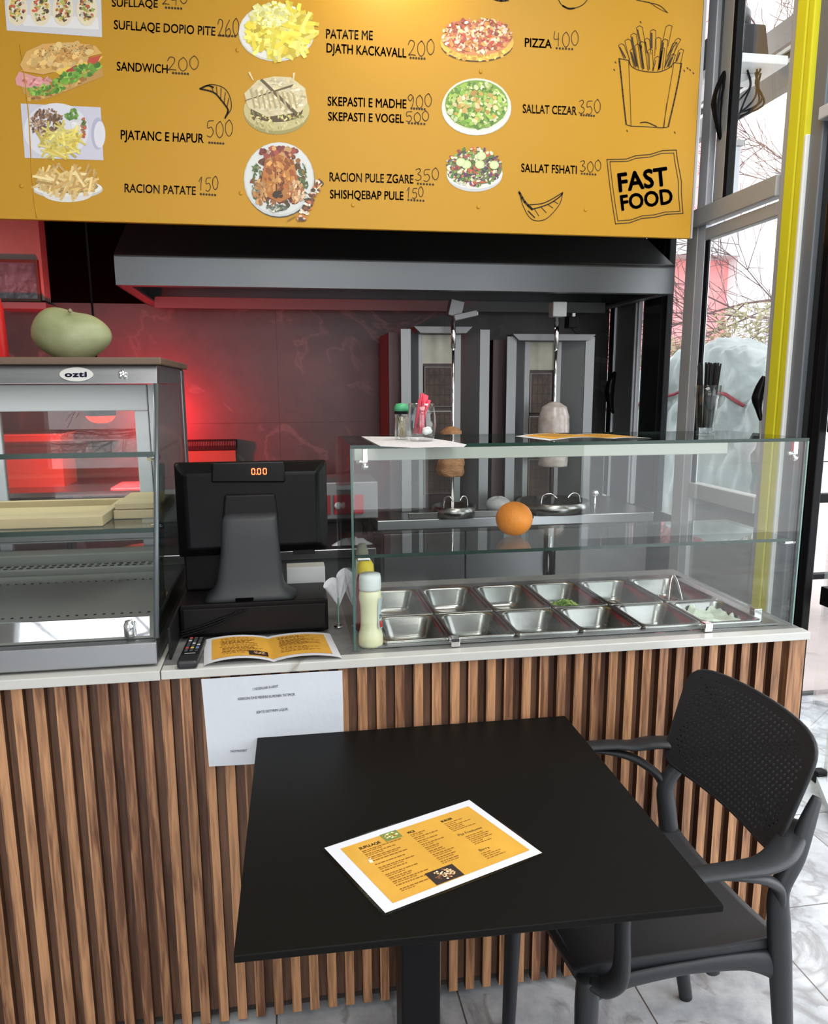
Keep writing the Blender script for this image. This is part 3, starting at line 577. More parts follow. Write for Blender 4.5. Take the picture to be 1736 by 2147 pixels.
q.blobs(141, 383, 62, 18, [(214, 176, 104), (190, 146, 70)], 60, (5, 10), 2, 0); q.sticks(141, 380, 60, 22, [(232, 200, 130), (222, 184, 104), (240, 214, 150), (196, 152, 78)], 110, (26, 50), 5); q.done('picture of chips on a white plate')
q = Pic(5); q.ell(580, 68, 80, 61, (206, 208, 206)); q.ell(580, 66, 78, 59, (232, 232, 228)); q.blobs(584, 60, 70, 52, [(230, 214, 60), (214, 196, 44)], 90, (8, 16), 1.6); q.sticks(588, 66, 68, 50, [(238, 222, 70), (226, 206, 52), (246, 236, 110), (206, 180, 40)], 190, (20, 44), 8)
q.blobs(566, 30, 40, 26, [(240, 238, 150), (232, 226, 120), (246, 246, 180)], 110, (4, 9), 1.6); q.done('picture of cheese-covered chips')
q = Pic(6); q.ell(580, 235, 69, 47, (150, 140, 80)); q.ell(580, 230, 69, 44, (196, 184, 124)); q.blobs(580, 250, 60, 24, [(206, 196, 140), (170, 156, 96)], 60, (5, 11), 3, 1.4); q.ell(580, 232, 55, 24, (70, 56, 34)); q.blobs(580, 240, 58, 14, [(230, 216, 140), (110, 120, 50), (200, 180, 100), (90, 64, 40)], 70, (3, 7), 2)
q.poly([(512, 196), (540, 168), (575, 160), (610, 162), (640, 185), (645, 215), (630, 235), (560, 245), (520, 225)], (214, 200, 158)); q.blobs(580, 202, 60, 36, [(232, 222, 186), (206, 190, 144), (220, 208, 168)], 130, (4, 10), 1.8, 0.3)
for a, b_ in (((545, 168), (620, 236)), ((512, 212), (612, 176))):
    q.poly([(a[0], a[1]), (a[0] + 5, a[1] - 3), (b_[0] + 4, b_[1]), (b_[0], b_[1] + 6)], (84, 70, 44))
for k in range(9): q.poly([(524 + k * 11, 188 + k), (528 + k * 11, 186 + k), (536 + k * 11, 226), (533 + k * 11, 228)], (176, 156, 108))
q.poly([(520, 152), (524, 150), (532, 168), (530, 169)], (226, 206, 150)); q.poly([(614, 153), (619, 152), (616, 170), (613, 170)], (226, 206, 150)); q.done('picture of a cut stuffed pita')
q = Pic(7); q.ell(586, 378, 74, 79, (70, 66, 56)); q.ell(585, 376, 74, 78, (196, 202, 202)); q.ell(585, 374, 71, 75, (216, 220, 220)); q.blobs(585, 378, 56, 62, [(80, 50, 30), (120, 60, 30), (60, 70, 40), (150, 90, 40), (90, 30, 30)], 170, (4, 10), 1.4)
q.blobs(538, 380, 10, 40, [(60, 90, 50), (90, 110, 60)], 34, (3, 8), 3, 1.3); q.blobs(636, 380, 9, 38, [(60, 90, 50), (90, 110, 60)], 34, (3, 8), 3, 1.3); q.blobs(585, 320, 40, 12, [(150, 60, 50), (200, 150, 90), (110, 40, 40)], 36, (5, 9))
q.poly([(556, 335), (586, 324), (616, 336), (625, 380), (612, 412), (586, 425), (560, 412), (548, 380)], (170, 96, 36)); q.blobs(586, 368, 32, 40, [(196, 124, 50), (170, 90, 34), (214, 150, 80), (140, 66, 26)], 90, (6, 14), 1.6, 1.4); q.blobs(586, 378, 10, 26, [(120, 50, 26), (90, 34, 20)], 16, (4, 8), 3, 1.5)
q.blobs(545, 402, 14, 24, [(196, 140, 80), (160, 96, 46)], 36, (5, 10), 2, 1.2); q.blobs(622, 402, 16, 22, [(200, 146, 90), (160, 90, 50), (222, 180, 140)], 36, (5, 11), 2, 2.0); q.blobs(582, 410, 9, 9, [(40, 26, 20)], 10, (4, 7)); q.blobs(580, 436, 20, 7, [(226, 220, 200), (90, 100, 90)], 20, (3, 5))
for i in range(7): q.blobs(632 + i * 6, 457 - i * 12, 8, 6, [(236, 226, 206), (120, 60, 40), (60, 44, 34), (200, 110, 60)], 12, (4, 8), 1.5, 0.5)
q.poly([(602, 462), (620, 452), (621, 454), (603, 464)], (130, 90, 40)); q.poly([(664, 395), (675, 384), (676, 386), (666, 397)], (220, 200, 140)); q.done('picture of a roast chicken and a skewer')
q = Pic(8); q.ell(1000, 94, 76, 36, (70, 44, 24)); q.ell(1000, 89, 77, 38, (226, 180, 70)); q.blobs(1000, 112, 62, 14, [(240, 204, 90), (206, 150, 50)], 60, (4, 8), 1.3); q.ell(1000, 82, 70, 34, (214, 130, 80)); q.blobs(1000, 74, 72, 36, [(240, 200, 176), (206, 104, 80), (244, 226, 206), (150, 70, 60), (226, 150, 70), (190, 60, 54), (236, 214, 150)], 330, (3, 9), 1.5); q.done('picture of a round pizza')
q = Pic(9); q.ell(999, 228, 73, 56, (196, 206, 206)); q.ell(999, 225, 73, 58, (226, 230, 228)); q.ell(999, 219, 70, 55, (214, 220, 204)); q.ell(999, 219, 66, 51, (110, 150, 50)); q.blobs(999, 220, 62, 47, [(150, 190, 70), (190, 214, 120), (110, 160, 50), (224, 232, 180), (76, 124, 44), (170, 200, 90)], 260, (4, 11), 1.6); q.blobs(999, 225, 48, 34, [(214, 174, 90), (196, 146, 66), (226, 206, 150)], 26, (5, 9), 1.2); q.done('picture of a green salad with croutons')
q = Pic(10); q.ell(995, 368, 58, 34, (196, 200, 204)); q.ell(995, 364, 59, 32, (224, 226, 226)); q.ell(995, 352, 58, 36, (96, 110, 60)); q.blobs(994, 350, 58, 40, [(120, 160, 60), (84, 40, 90), (226, 232, 190), (200, 80, 50), (60, 110, 40), (232, 214, 190), (150, 60, 70), (70, 50, 80)], 260, (3, 8), 1.7)
for x, y in ((1009, 327), (978, 345), (1006, 345), (1036, 346), (966, 340)): q.ell(x, y, 10, 9, (196, 220, 150)); q.ell(x, y, 7, 6.5, (216, 234, 176))
q.done('picture of a mixed country salad')
# ================================================================ SERVICE COUNTER
CYF = 1.72; ZT = 0.925
woodl = slat_wood('walnut_slat', 0.044, -0.5835, srgb(98, 62, 40), srgb(186, 138, 98))
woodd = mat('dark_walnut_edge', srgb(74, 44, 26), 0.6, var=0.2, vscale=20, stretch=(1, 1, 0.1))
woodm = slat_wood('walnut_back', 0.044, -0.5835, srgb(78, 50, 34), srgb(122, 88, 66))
ct = thing('service_counter', 'long shop counter clad in vertical walnut slats under a white marble top', 'counter', (0.3, 2.0, 0))
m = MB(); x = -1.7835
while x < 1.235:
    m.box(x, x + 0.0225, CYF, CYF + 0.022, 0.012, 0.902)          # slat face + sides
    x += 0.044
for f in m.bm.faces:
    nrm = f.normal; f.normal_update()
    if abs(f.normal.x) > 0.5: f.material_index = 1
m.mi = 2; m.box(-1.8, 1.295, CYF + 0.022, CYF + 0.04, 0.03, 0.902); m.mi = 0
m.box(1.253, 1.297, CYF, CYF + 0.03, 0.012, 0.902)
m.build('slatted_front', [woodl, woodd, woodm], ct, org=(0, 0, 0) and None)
MB().box(-1.8, 0.18, CYF + 0.04, 2.42, 0.0, 0.902).box(0.1801, 1.265, CYF + 0.04, 2.42, 0.0, 0.80).box(1.2651, 1.29, CYF + 0.04, 2.42, 0.0, 0.902).build('body', mat('counter_carcass', (0.05, 0.04, 0.035), 0.7), ct)
MB().box(-1.8, -0.283, 1.705, 2.55, 0.903, ZT, 0.002).build('marble_top', marble_m, ct)
m = MB().box(-0.281, 1.30, 1.708, 1.745, 0.903, ZT - 0.001, 0.002); m.build('marble_edge', marble_m, ct)
MB().box(-0.281, 0.19, 1.7455, 2.42, 0.903, ZT - 0.002).box(1.255, 1.298, 1.7455, 2.42, 0.903, ZT - 0.002).box(0.1902, 1.2548, 1.7455, 1.775, 0.903, ZT - 0.002).box(0.1902, 1.2548, 2.33, 2.42, 0.903, ZT - 0.002).build('stone_top', greystone, ct)
# paper notice hanging on the slats
def notice_pt(u, v):
    x0 = ony(421, 1420, 1.70).x * (1 - v) + ony(438, 1610, 1.70).x * v; x1 = ony(714, 1400, 1.70).x + 0.004
    z1 = ony(438, 1609, 1.70).z; return Vector((x0 + (x1 - x0) * u, 1.7035 + 0.0025 * math.sin(u * 7 + v * 2) * v - 0.006 * v * u + 0.002 * math.sin(v * 5 + u * 3), 0.901 * (1 - v) + z1 * v))
nt_ = thing('paper_notice', 'white paper notice hanging over the slats from the marble counter edge', 'notice', (-0.05, 1.70, 0.7))
MB().grid(notice_pt, 24, 18).build('sheet', paperw, nt_, recalc=True)
m = MB()
for s_, u0, u1, v0, h_ in (("I NDERUAR KLIENT", .355, .535, .135, .028), ("KERKONI DHE MERRNI KUPONIN TATIMOR.", .245, .655, .235, .03), ("ESHTE DETYRIM LIGJOR.", .37, .60, .395, .028), ("FALEMINDERIT", .165, .285, .82, .026)):
    sl = 0.018 if v0 < .8 else 0
    m.text(s_, lambda u, v: notice_pt(u0 + (u1 - u0) * u, v0 + h_ * (1 - v) - sl * u) + Vector((0, -0.0012, 0)), bold=0.01)
    m.box(notice_pt(u0, 0).x, notice_pt(u1, 0).x, 1.7, 1.7005, 0, 0.0001) if False else None
m.build('lettering', mat('toner', (0.12, 0.12, 0.15), 0.7), nt_, recalc=False)
# ================================================================ HEATED DISPLAY CASE
fx0, fx1 = -1.25, -0.290
fc = thing('display_case', 'steel and glass food display case at the left end of the counter', 'display case', (-0.77, 2.1, ZT))
MB().box(fx0, fx1, 1.735, 2.52, ZT + 0.006, 0.982, 0.003).build('base', steel, fc)
for x in (-1.2, -0.34):
    for y in (1.78, 2.45): MB().lathe([(0.018, 0), (0.018, 0.006)], (x, y, ZT), 12).build('foot', black, fc)
MB().prism([(fx0, 1.750, .983), (fx0, 1.757, .983), (fx0, 1.992, 1.546), (fx0, 1.985, 1.546)], (fx1 - fx0, 0, 0)).build('front_glass', glass, fc)
MB().prism([(fx0, 1.984, 1.547), (fx0, 2.0, 1.59), (fx0, 2.03, 1.59), (fx0, 2.03, 1.547)], (fx1 - fx0, 0, 0), 0.001).build('fascia', steel, fc)
MB().box(fx0 - 0.01, fx1 + 0.012, 1.985, 2.53, 1.591, 1.608, 0.003).build('top_board', mat('brown_board', (0.12, 0.075, 0.05), 0.5, var=0.2, vscale=8, stretch=(0.2, 1, 1)), fc)
MB().box(fx0, fx1, 2.03, 2.52, 1.55, 1.59).build('ceiling_panel', steel_d, fc)
for x in (fx0, fx1 - 0.006):
    MB().prism([(x, 1.765, .983), (x, 2.46, .983), (x, 2.46, 1.549), (x, 2.0, 1.549)], (0.006, 0, 0)).build('side_glass', glass_mat('smoky_side_glass', (0.55, 0.57, 0.56)), fc)
    MB().box(x - 0.002, x + 0.008, 2.46, 2.52, .983, 1.588, 0.002).build('corner_post', steel_d, fc)
    m = MB().tube([(x + 0.003, 1.757, .985), (x + 0.003, 1.99, 1.546)], 0.006, 6); m.build('edge_trim', mat('grey_edge_trim', (0.12, 0.14, 0.15), 0.3, 0.4), fc)
area('case_lamp', (-0.75, 2.2, 1.545), 0.8, 3.0, (1, 0.97, 0.92), sy=0.1)
# rear doors, window like steel frames with glass
def rdoor(xa, xb, nm='rear_door'):
    f = MB()
    f.box(xa, xb, 2.49, 2.515, 1.47, 1.548, 0.003); f.box(xa, xa + 0.035, 2.49, 2.515, .985, 1.47, 0.003); f.box(xb - 0.04, xb, 2.49, 2.515, .985, 1.47, 0.003); f.box(xa, xb, 2.49, 2.515, .985, 1.02, 0.003)
    f.box(xa, xb, 2.488, 2.515, 1.075, 1.085, 0.002)
    d = f.build(nm, alul, fc); MB().box(xa + 0.035, xb - 0.04, 2.500, 2.504, 1.02, 1.47).build('pane', glass_mat('tinted_rear_glass', (0.78, 0.76, 0.75)), d, org=ORG[fc.name])
rdoor(-0.85, -0.395); rdoor(-1.24, -0.852)
MB().box(fx1 - 0.102, fx1 - 0.008, 2.49, 2.515, .985, 1.548).build('rear_jamb', alul, fc)
MB().box(fx0 + .01, fx1 - .01, 1.925, 2.40, 1.380, 1.388).build('shelf', [glass_mat('shelf_glass', (0.9, 0.94, 0.92))], fc)
MB().box(fx0 + .01, fx1 - .01, 1.921, 1.9245, 1.377, 1.389).build('shelf_edge', glassedge, fc)
MB().box(fx0 + .01, fx1 - .01, 1.861, 2.42, 1.210, 1.218).build('shelf', glass_mat('shelf_glass_b', (0.9, 0.94, 0.92)), fc)
MB().box(fx0 + .01, fx1 - .01, 1.857, 1.8605, 1.208, 1.219).build('shelf_edge', glassedge, fc)
for z, y in ((1.372, 2.0), (1.203, 1.98)): MB().lathe([(0.008, 0), (0.010, 0.02), (0.006, 0.03)], (fx1 - 0.036, y, z - 0.002), 12, 'x').build('shelf_clip', chrome, fc)
m = MB(); m.box(fx0 + .008, fx1 - .008, 1.80, 2.46, .984, .990); m.prism([(fx0 + .008, 1.765, .984), (fx0 + .008, 1.86, .984), (fx0 + .008, 1.86, 1.004), (fx0 + .008, 1.79, .99)], (fx1 - fx0 - .016, 0, 0))
m.prism([(fx0 + .008, 1.86, .99), (fx0 + .008, 2.28, 1.00), (fx0 + .008, 2.28, 1.02), (fx0 + .008, 1.86, 1.004)], (fx1 - fx0 - .016, 0, 0))
m.box(fx0 + .008, fx1 - .008, 2.30, 2.36, 1.0, 1.035, 0.004); m.box(fx0 + .008, fx1 - .008, 2.38, 2.46, .99, 1.06, 0.004)
m.build('perforated_deck', mat('deck_steel', (0.22, 0.225, 0.21), 0.5, 0.4, rvar=0.05, vscale=5), fc)
MB().prism([(fx0 + .01, 1.775, .986), (fx0 + .01, 1.781, .986), (fx0 + .01, 1.792, 1.028), (fx0 + .01, 1.786, 1.028)], (fx1 - fx0 - .03, 0, 0)).build('polished_kick_plate', mat('mirror_steel', (0.5, 0.51, 0.53), 0.03, 1.0), fc)
m = MB()
for i in range(48):
    x = fx1 - 0.02 - i * 0.0205
    for y, z in ((1.90, 1.0066), (2.20, 1.0175)): m.lathe([(0.0036, 0), (0.0036, 0.0012)], (x, y, z - 0.0002), 10)
    m.box(x - .006, x + .005, 2.31, 2.322, 1.0345, 1.0362); m.box(x - .006, x + .005, 2.335, 2.347, 1.0345, 1.0362)
m.build('vent_holes', blackm, fc, 'rows of dark vent holes').__setitem__('kind', 'stuff')
MB().box(fx0 + .01, fx1 - .01, 2.45, 2.485, 1.085, 1.13, 0.004).build('rear_rail', steel_d, fc)
MB().lathe([(0.0, 0), (0.012, 0), (0.012, 0.025), (0.008, 0.034), (0, 0.037)], (-0.352, 1.762 + .007, 0.9905), 16).build('thermometer_knob', chrome, fc)
# oval badge and lock on the fascia
A = Vector((0, 1.984, 1.547)); fd = (Vector((0, 2.0, 1.59)) - A).normalized(); fn = Vector((0, -fd.z, fd.y))
def fas(px, py, e=0.0):
    d = ray(px, py); t_ = (A - CAM).dot(fn) / d.dot(fn); return CAM + d * t_ + fn * e
c0 = fas(161, 786); ux = Vector((1, 0, 0))
m = MB(); n_ = 40; R1 = [c0 + ux * (0.0375 * math.copysign(abs(math.cos(k * 2 * PI / n_)) ** 1.15, math.cos(k * 2 * PI / n_))) + fd * (0.0175 * math.sin(k * 2 * PI / n_)) + fn * 0.0012 for k in range(n_)]
m.prism(R1, fn * 0.003); bdg = m.build('oval_badge', mat('pale_badge', (0.6, 0.6, 0.57), 0.3, 0.3), fc)
m = MB(); T0 = c0 - ux * 0.026 - fd * 0.0075 + fn * 0.0047; m.text("ozti", lambda u, v: T0 + ux * 0.050 * u + fd * 0.0145 * v, bold=0.05, space=1.1); m.build('badge_lettering', mat('navy_print', (0.01, 0.01, 0.05), 0.4), fc, recalc=False)
c1 = fas(258, 786); m = MB()
for a, b_ in ((0, 0), (.006, .004), (-.006, .004), (.005, -.005), (-.005, -.004), (0, .007)): m.sphere(c1 + ux * a + fd * b_ + fn * 0.003, 0.0045, n=8)
m.build('fascia_screw', chrome, fc)
# wooden trays on the lower shelf
oak = mat('pale_tray_wood', (0.42, 0.34, 0.19), 0.6, var=0.15, vscale=9, stretch=(0.15, 1, 1))
m = MB(); m.box(-1.15, -0.42, 1.90, 1.918, 1.219, 1.243, .002); m.box(-1.15, -0.42, 2.20, 2.218, 1.219, 1.243, .002); m.box(-0.438, -0.42, 1.918, 2.2, 1.219, 1.243, .002); m.box(-1.15, -0.438, 1.918, 2.2, 1.219, 1.226)
m.build('wooden_tray', oak, None, 'shallow wooden tray nearest the glass on the lower shelf of the display case', 'tray', group=None)
m = MB(); m.box(-0.415, -0.30, 2.0, 2.24, 1.219, 1.240, .002); m.box(-0.413, -0.302, 2.01, 2.23, 1.241, 1.256, .002); m.build('wooden_board', oak, None, 'two stacked small wooden boards at the right end of the lower display case shelf', 'board')
# gourd on top
def gourd(u, v):
    a = u * 2 * PI; t_ = v * PI
    x = math.cos(a) * math.sin(t_); y = math.sin(a) * math.sin(t_); z = -math.cos(t_)
    X = x * 0.098; Z = z * 0.068 * (1.0 + (0.0 if z < 0 else 0.16 * -x)) ; Y = y * 0.062
    if z > 0: Z += 0.006 * math.exp(-((x + 0.6) / 0.35) ** 2) - 0.007 * math.exp(-((x - 0.15) / 0.3) ** 2)
    Z = max(Z, -0.060); X *= (1 - 0.30 * max(0, -z) ** 1.6)
    return Vector((-0.523 + X, 2.19 + Y, 1.6688 + Z))
g_ = thing('gourd', 'pale green lumpy gourd lying on top of the display case', 'gourd', (-0.523, 2.19, 1.609))
MB().grid(gourd, 48, 28).build('flesh', mat('gourd_skin', (0.32, 0.34, 0.19), 0.4, var=0.22, vscale=9, bump=0.1, bscale=14, c2=(0.19, 0.21, 0.09)), g_, weld=1e-5)
MB().tube([(-0.515, 2.150, 1.726), (-0.510, 2.147, 1.7285)], 0.005, 8).build('stem', mat('gourd_stem', (0.25, 0.22, 0.12), 0.8), g_)
rb = thing('red_bottle', 'red bottle with orange tips standing left of the gourd on the display case', 'bottle', (-0.738, 2.25, 1.609))
MB().lathe([(0.0, 0), (0.038, 0.001), (0.04, 0.01), (0.037, 0.13), (0.030, 0.17), (0.024, 0.185), (0.022, 0.20), (0, 0.2)], (-0.738, 2.25, 1.6085), 24).build('body', mat('red_plastic', (0.5, 0.012, 0.012), 0.35), rb)
MB().lathe([(0.03, 0.2), (0.032, 0.215), (0.02, 0.245), (0, 0.25)], (-0.738, 2.25, 1.6085), 16).build('cap', mat('orange_cap', (0.7, 0.3, 0.03), 0.4), rb)
# ================================================================ GLASS SERVERY OVER THE PANS
gx0, gx1, gy0, gy1, gz = 0.150, 1.283, 1.757, 2.115, 1.40
sv = thing('sneeze_guard', 'open glass servery case with top and middle shelf over the salad pans', 'glass case', (0.7, 1.95, ZT))
th = 0.008
def gl(nm, *a, e=None):
    MB().box(*a).build(nm, glassc, sv)
gl('front_pane', gx0, gx1, gy0, gy0 + th, ZT + .002, gz - 0.0005)
gl('top_pane', gx0, gx1, gy0, gy1, gz, gz + th)
gl('side_pane', gx0, gx0 + th, gy0 + th + .001, 2.27, ZT + .002, gz - .0005)
gl('side_pane', gx1 - th, gx1, gy0 + th + .001, 2.27, ZT + .002, gz - .0005)
gl('middle_shelf', gx0 + .01, gx1 - .02, gy0 + th + .002, 2.06, 1.147, 1.155)
m = MB(); e_ = 0.0006
m.box(gx0 - .0004, gx1 + .0004, gy0 - e_, gy0 + .0004, gz, gz + th); m.box(gx0 - e_, gx0, gy0, gy1, gz, gz + th); m.box(gx0, gx1, gy1, gy1 + e_, gz, gz + th); m.build('glass_edge', glassedge, sv)
m = MB(); m.box(gx0 - .001, gx0 + .004, gy0 - .001, gy0 + .006, ZT + .002, gz); m.build('glass_edge', mat('clear_green_edge', (0.04, 0.10, 0.085), 0.15), sv)
m = MB(); m.box(gx1 - .003, gx1 + .0006, gy0 - .0006, gy0 + .003, ZT + .002, gz); m.build('glass_edge', mat('pale_green_edge', (0.16, 0.26, 0.24), 0.15), sv)
m = MB(); m.box(gx0 + .01, gx1 - .02, gy0 + th + .0005, gy0 + th + .0018, 1.147, 1.155); m.build('shelf_edge', glassedge, sv)
m = MB(); m.box(gx0 + .012, gx1 - .19, 1.80, 1.85, 1.369, 1.3975, .002); m.build('cream_bar', mat('cream_rail', (0.42, 0.43, 0.38), 0.4), sv)  # plain cream bar under the top pane, just behind the front pane
for x, y in ((gx0 + .034, gy0 + .019), (gx1 - .02, gy0 + .022)):
    m = MB(); m.box(x - .006, x + .006, y - .004, y + .006, gz - .034, gz - .001, .002); m.sphere((x, y, gz - .042), 0.0085, n=12); m.tube([(x, y, gz - .03), (x - .02, y, gz - .032)], .0045, 8); m.build('pane_clamp', chrome, sv)
for x in (gx0 + .012, gx1 - .035): MB().box(x, x + .03, gy0 + th + .002, gy0 + th + .03, 1.1395, 1.1465, .002).build('shelf_clip', chrome, sv)
for x, y in ((0.392, gy0), (1.045, gy0), (1.245, gy0 + 0.1)):
    MB().box(x - .011, x + .011, y - .008, y + .016, ZT - .001, ZT + .022, .002).build('foot_clamp', chrome, sv)
# gastro pans, two rows of six
R0 = 0.222; PW = 0.1665; ZP = 0.934
def pan(w_, d_, dep=0.060, r=0.03, rim=0.009):
    bm = MB(); K = 6
    def loop(hw, hd, rr, z):
        P = []
        for cx, cy, a0 in ((hw - rr, hd - rr, 0), (-hw + rr, hd - rr, PI / 2), (-hw + rr, -hd + rr, PI), (hw - rr, -hd + rr, 1.5 * PI)):
            for k in range(K + 1): a = a0 + k * PI / 2 / K; P.append((cx + rr * math.cos(a), cy + rr * math.sin(a), z))
        return P
    hw, hd = w_ / 2, d_ / 2
    L = [loop(hw, hd, .012, -.005), loop(hw, hd, .012, 0), loop(hw - .002, hd - .002, .012, .0015), loop(hw - rim, hd - rim, r, .001), loop(hw - rim - .003, hd - rim - .003, r, -.004), loop(hw - rim - .007, hd - rim - .007, r, -dep * .3), loop(hw - rim - .008, hd - rim - .008, r, -dep * .33), loop(hw - rim - .014, hd - rim - .014, r, -dep + .016), loop(hw - rim - .020, hd - rim - .020, r * .9, -dep + .004), loop(hw - rim - .034, hd - rim - .034, r * .7, -dep)]
    V = [[bm.bm.verts.new(p) for p in l] for l in L]; n = len(V[0]); bm.smooth = True
    for i in range(len(V) - 1):
        for k in range(n): bm.face((V[i][k], V[i][(k + 1) % n], V[i + 1][(k + 1) % n], V[i + 1][k]))
    bm.face(V[-1]); return bm
pos_words = ['leftmost', 'second from the left', 'third from the left', 'fourth from the left', 'fifth from the left', 'rightmost']
rows = ((1.789, 0.209, 'front'), (2.0, 0.275, 'back'))
content = {('back', 3): 'holding chopped lettuce', ('back', 4): 'with onion slices', ('back', 5): 'with meat and tongs', ('front', 5): 'holding white sauce'}
PANC = {}
for y0, d_, rn in rows:
    proto = pan(PW - .002, d_ - .002); me_o = None
    for i in range(6):
        c = Vector((R0 + PW * (i + .5), y0 + d_ / 2, ZP)); PANC[(rn, i)] = c
        lab = '%s steel pan of the %s row behind the glass, %s' % (pos_words[i], rn, content.get((rn, i), 'empty'))
        if me_o is None: me_o = proto.build('gastro_pan', steel_p, None, lab, 'food pan', 'salad pans in the servery', org=(0, 0, 0)); o = me_o
        else: o = me_o.copy(); COL.objects.link(o); o['label'] = lab
        o.location = c
m = MB(); m.box(.19, .2205, 1.775, 2.31, ZT, ZT + .004); m.box(1.2225, 1.255, 1.775, 2.31, ZT, ZT + .004); m.box(.2205, 1.2225, 1.775, 1.7885, ZT, ZT + .004); m.box(.19, 1.255, 2.276, 2.33, ZT, ZT + .004)
m.build('well_frame', steel, ct)
# pan contents
random.seed(21)
def heap(name, label, cat, c, rx, ry, hh, mats, n, sz, seed, parent=None):
    random.seed(seed); m = MB()
    m.sphere((c.x, c.y, c.z - .001), 1, rx * .9, ry * .9, hh * 0.8, n=16)
    for v in m.bm.verts: v.co.z = max(v.co.z, c.z - .0005)
    for i in range(n):
        a = random.uniform(0, 2 * PI); q = random.random() ** .5; p = Vector((c.x + rx * q * math.cos(a), c.y + ry * q * math.sin(a), c.z + hh * (1 - q * q * .8) + random.uniform(0, .004)))
        u = Vector((random.gauss(0, 1), random.gauss(0, 1), random.gauss(0, .5))).normalized(); w_ = u.orthogonal().normalized(); s = random.uniform(*sz)
        m.mi = random.randrange(len(mats)); m.poly([p - u * s, p - w_ * s * .3, p + u * s, p + w_ * s * .35]); m.poly([p - u * s, p - w_ * s * .3 + Vector((0, 0, .003)), p + u * s, p + w_ * s * .35 + Vector((0, 0, .004))])
    return m.build(name, mats, parent, label, cat, kind='stuff')
lg = [mat('lettuce_a', (0.25, 0.42, 0.06), 0.5), mat('lettuce_b', (0.45, 0.6, 0.16), 0.5), mat('lettuce_c', (0.10, 0.25, 0.03), 0.5)]
c = PANC[('back', 3)]; heap('chopped_lettuce', 'heap of chopped green lettuce in a back row steel pan', 'lettuce', Vector((c.x + .005, c.y - .02, c.z - .058)), .045, .085, .034, lg, 260, (.006, .014), 4)
c = PANC[('back', 4)]; m = MB(); random.seed(8)
for i in range(9): a = Vector((c.x + random.uniform(-.025, .02), c.y + random.uniform(-.04, .03), c.z - .0575 + i * .0022)); m.lathe([(.012, 0), (.018, 0), (.018, .0018), (.012, .0018), (.012, 0)], a, 14, sx=random.uniform(.7, 1.1))
m.build('onion_slices', mat('onion_white', (0.6, 0.58, 0.48), 0.4), None, 'few pale onion slices lying in a back row pan', 'onion slices', kind='stuff')
mt = [mat('cooked_meat_a', (0.22, 0.08, 0.04), 0.5), mat('cooked_meat_b', (0.34, 0.15, 0.08), 0.5), mat('cooked_meat_c', (0.13, 0.05, 0.03), 0.5)]
c = PANC[('back', 5)]; heap('sliced_meat', 'brown sliced meat in the rightmost back row pan', 'meat', Vector((c.x, c.y, c.z - .058)), .045, .092, .022, mt, 300, (.006, .013), 5)
c = PANC[('front', 5)]
def cream(u, v):
    x = (u - .5) * .122; y = (v - .5) * .160; z = .026 + .03 * max(0, noise.noise(Vector((u * 4, v * 4, 1)))) + .018 * (max(abs(u - .5), abs(v - .5)) * 2) ** 5 * (0.6 + noise.noise(Vector((u * 9, v * 9, 4))))
    return Vector((c.x + x, c.y + y, c.z - .056 + z))
MB().grid(cream, 40, 40).build('white_sauce', mat('white_sauce', (0.62, 0.68, 0.58), 0.3, spec=.6), None, 'thick white sauce smeared in the rightmost front row pan', 'sauce', kind='stuff')
tg = thing('serving_tongs', 'steel tongs standing in the rightmost back row pan', 'tongs', (1.13, 2.1, 0.87))
for s_ in (-1, 1):
    m = MB(); m.tube(spline([(1.118 + s_ * .026, 2.06, 0.872), (1.122 + s_ * .022, 2.07, 0.915), (1.125 + s_ * .012, 2.09, 0.965), (1.127 + s_ * .003, 2.10, 0.985)], 6), lerpl([.004, .0045, .006, .006], 6), 8, flat=0.4, up=(0, 1, 0)); m.build('tong_arm', chrome, tg)
    m = MB(); m.sphere((1.118 + s_ * .026, 2.055, 0.868), 0.011, .5, 1, 1.3, n=10); m.build('tong_tip', chrome, tg)
# ---- fruit and table-top things on the glass
og = thing('orange', 'single whole orange resting on the middle glass shelf', 'orange', (0.585, 1.93, 1.1555))
MB().sphere((0.585, 1.93, 1.1555 + 0.0445), 0.0475, 1, 1, 0.935, n=40).build('peel', mat('orange_peel', (0.86, 0.27, 0.02), 0.42, bump=0.25, bscale=160, var=0.12, vscale=12), og)
MB().lathe([(.0, 0), (.004, .0), (.003, .002), (0, .002)], (0.585 + .0455, 1.918, 1.204), 8, 'x').build('stem_scar', blackm, og)
GT = gz + th
# lacy paper napkin
pts = [onz(x, y, GT + .0006) for x, y in ((758, 916), (885, 917), (945, 926), (978, 933), (972, 937), (860, 939), (797, 936))]
m = MB(); m.prism(pts, (0, 0, .0012)); mn = thing('paper_mat', 'white lacy paper napkin on the left end of the glass top', 'napkin', pts[0])
m.build('sheet', mat('white_tissue', (0.58, 0.57, 0.58), 0.8, bump=0.6, bscale=60), mn)
NT = GT + .0020
def jar_bottom(px, py, z): return onz(px, py, z)
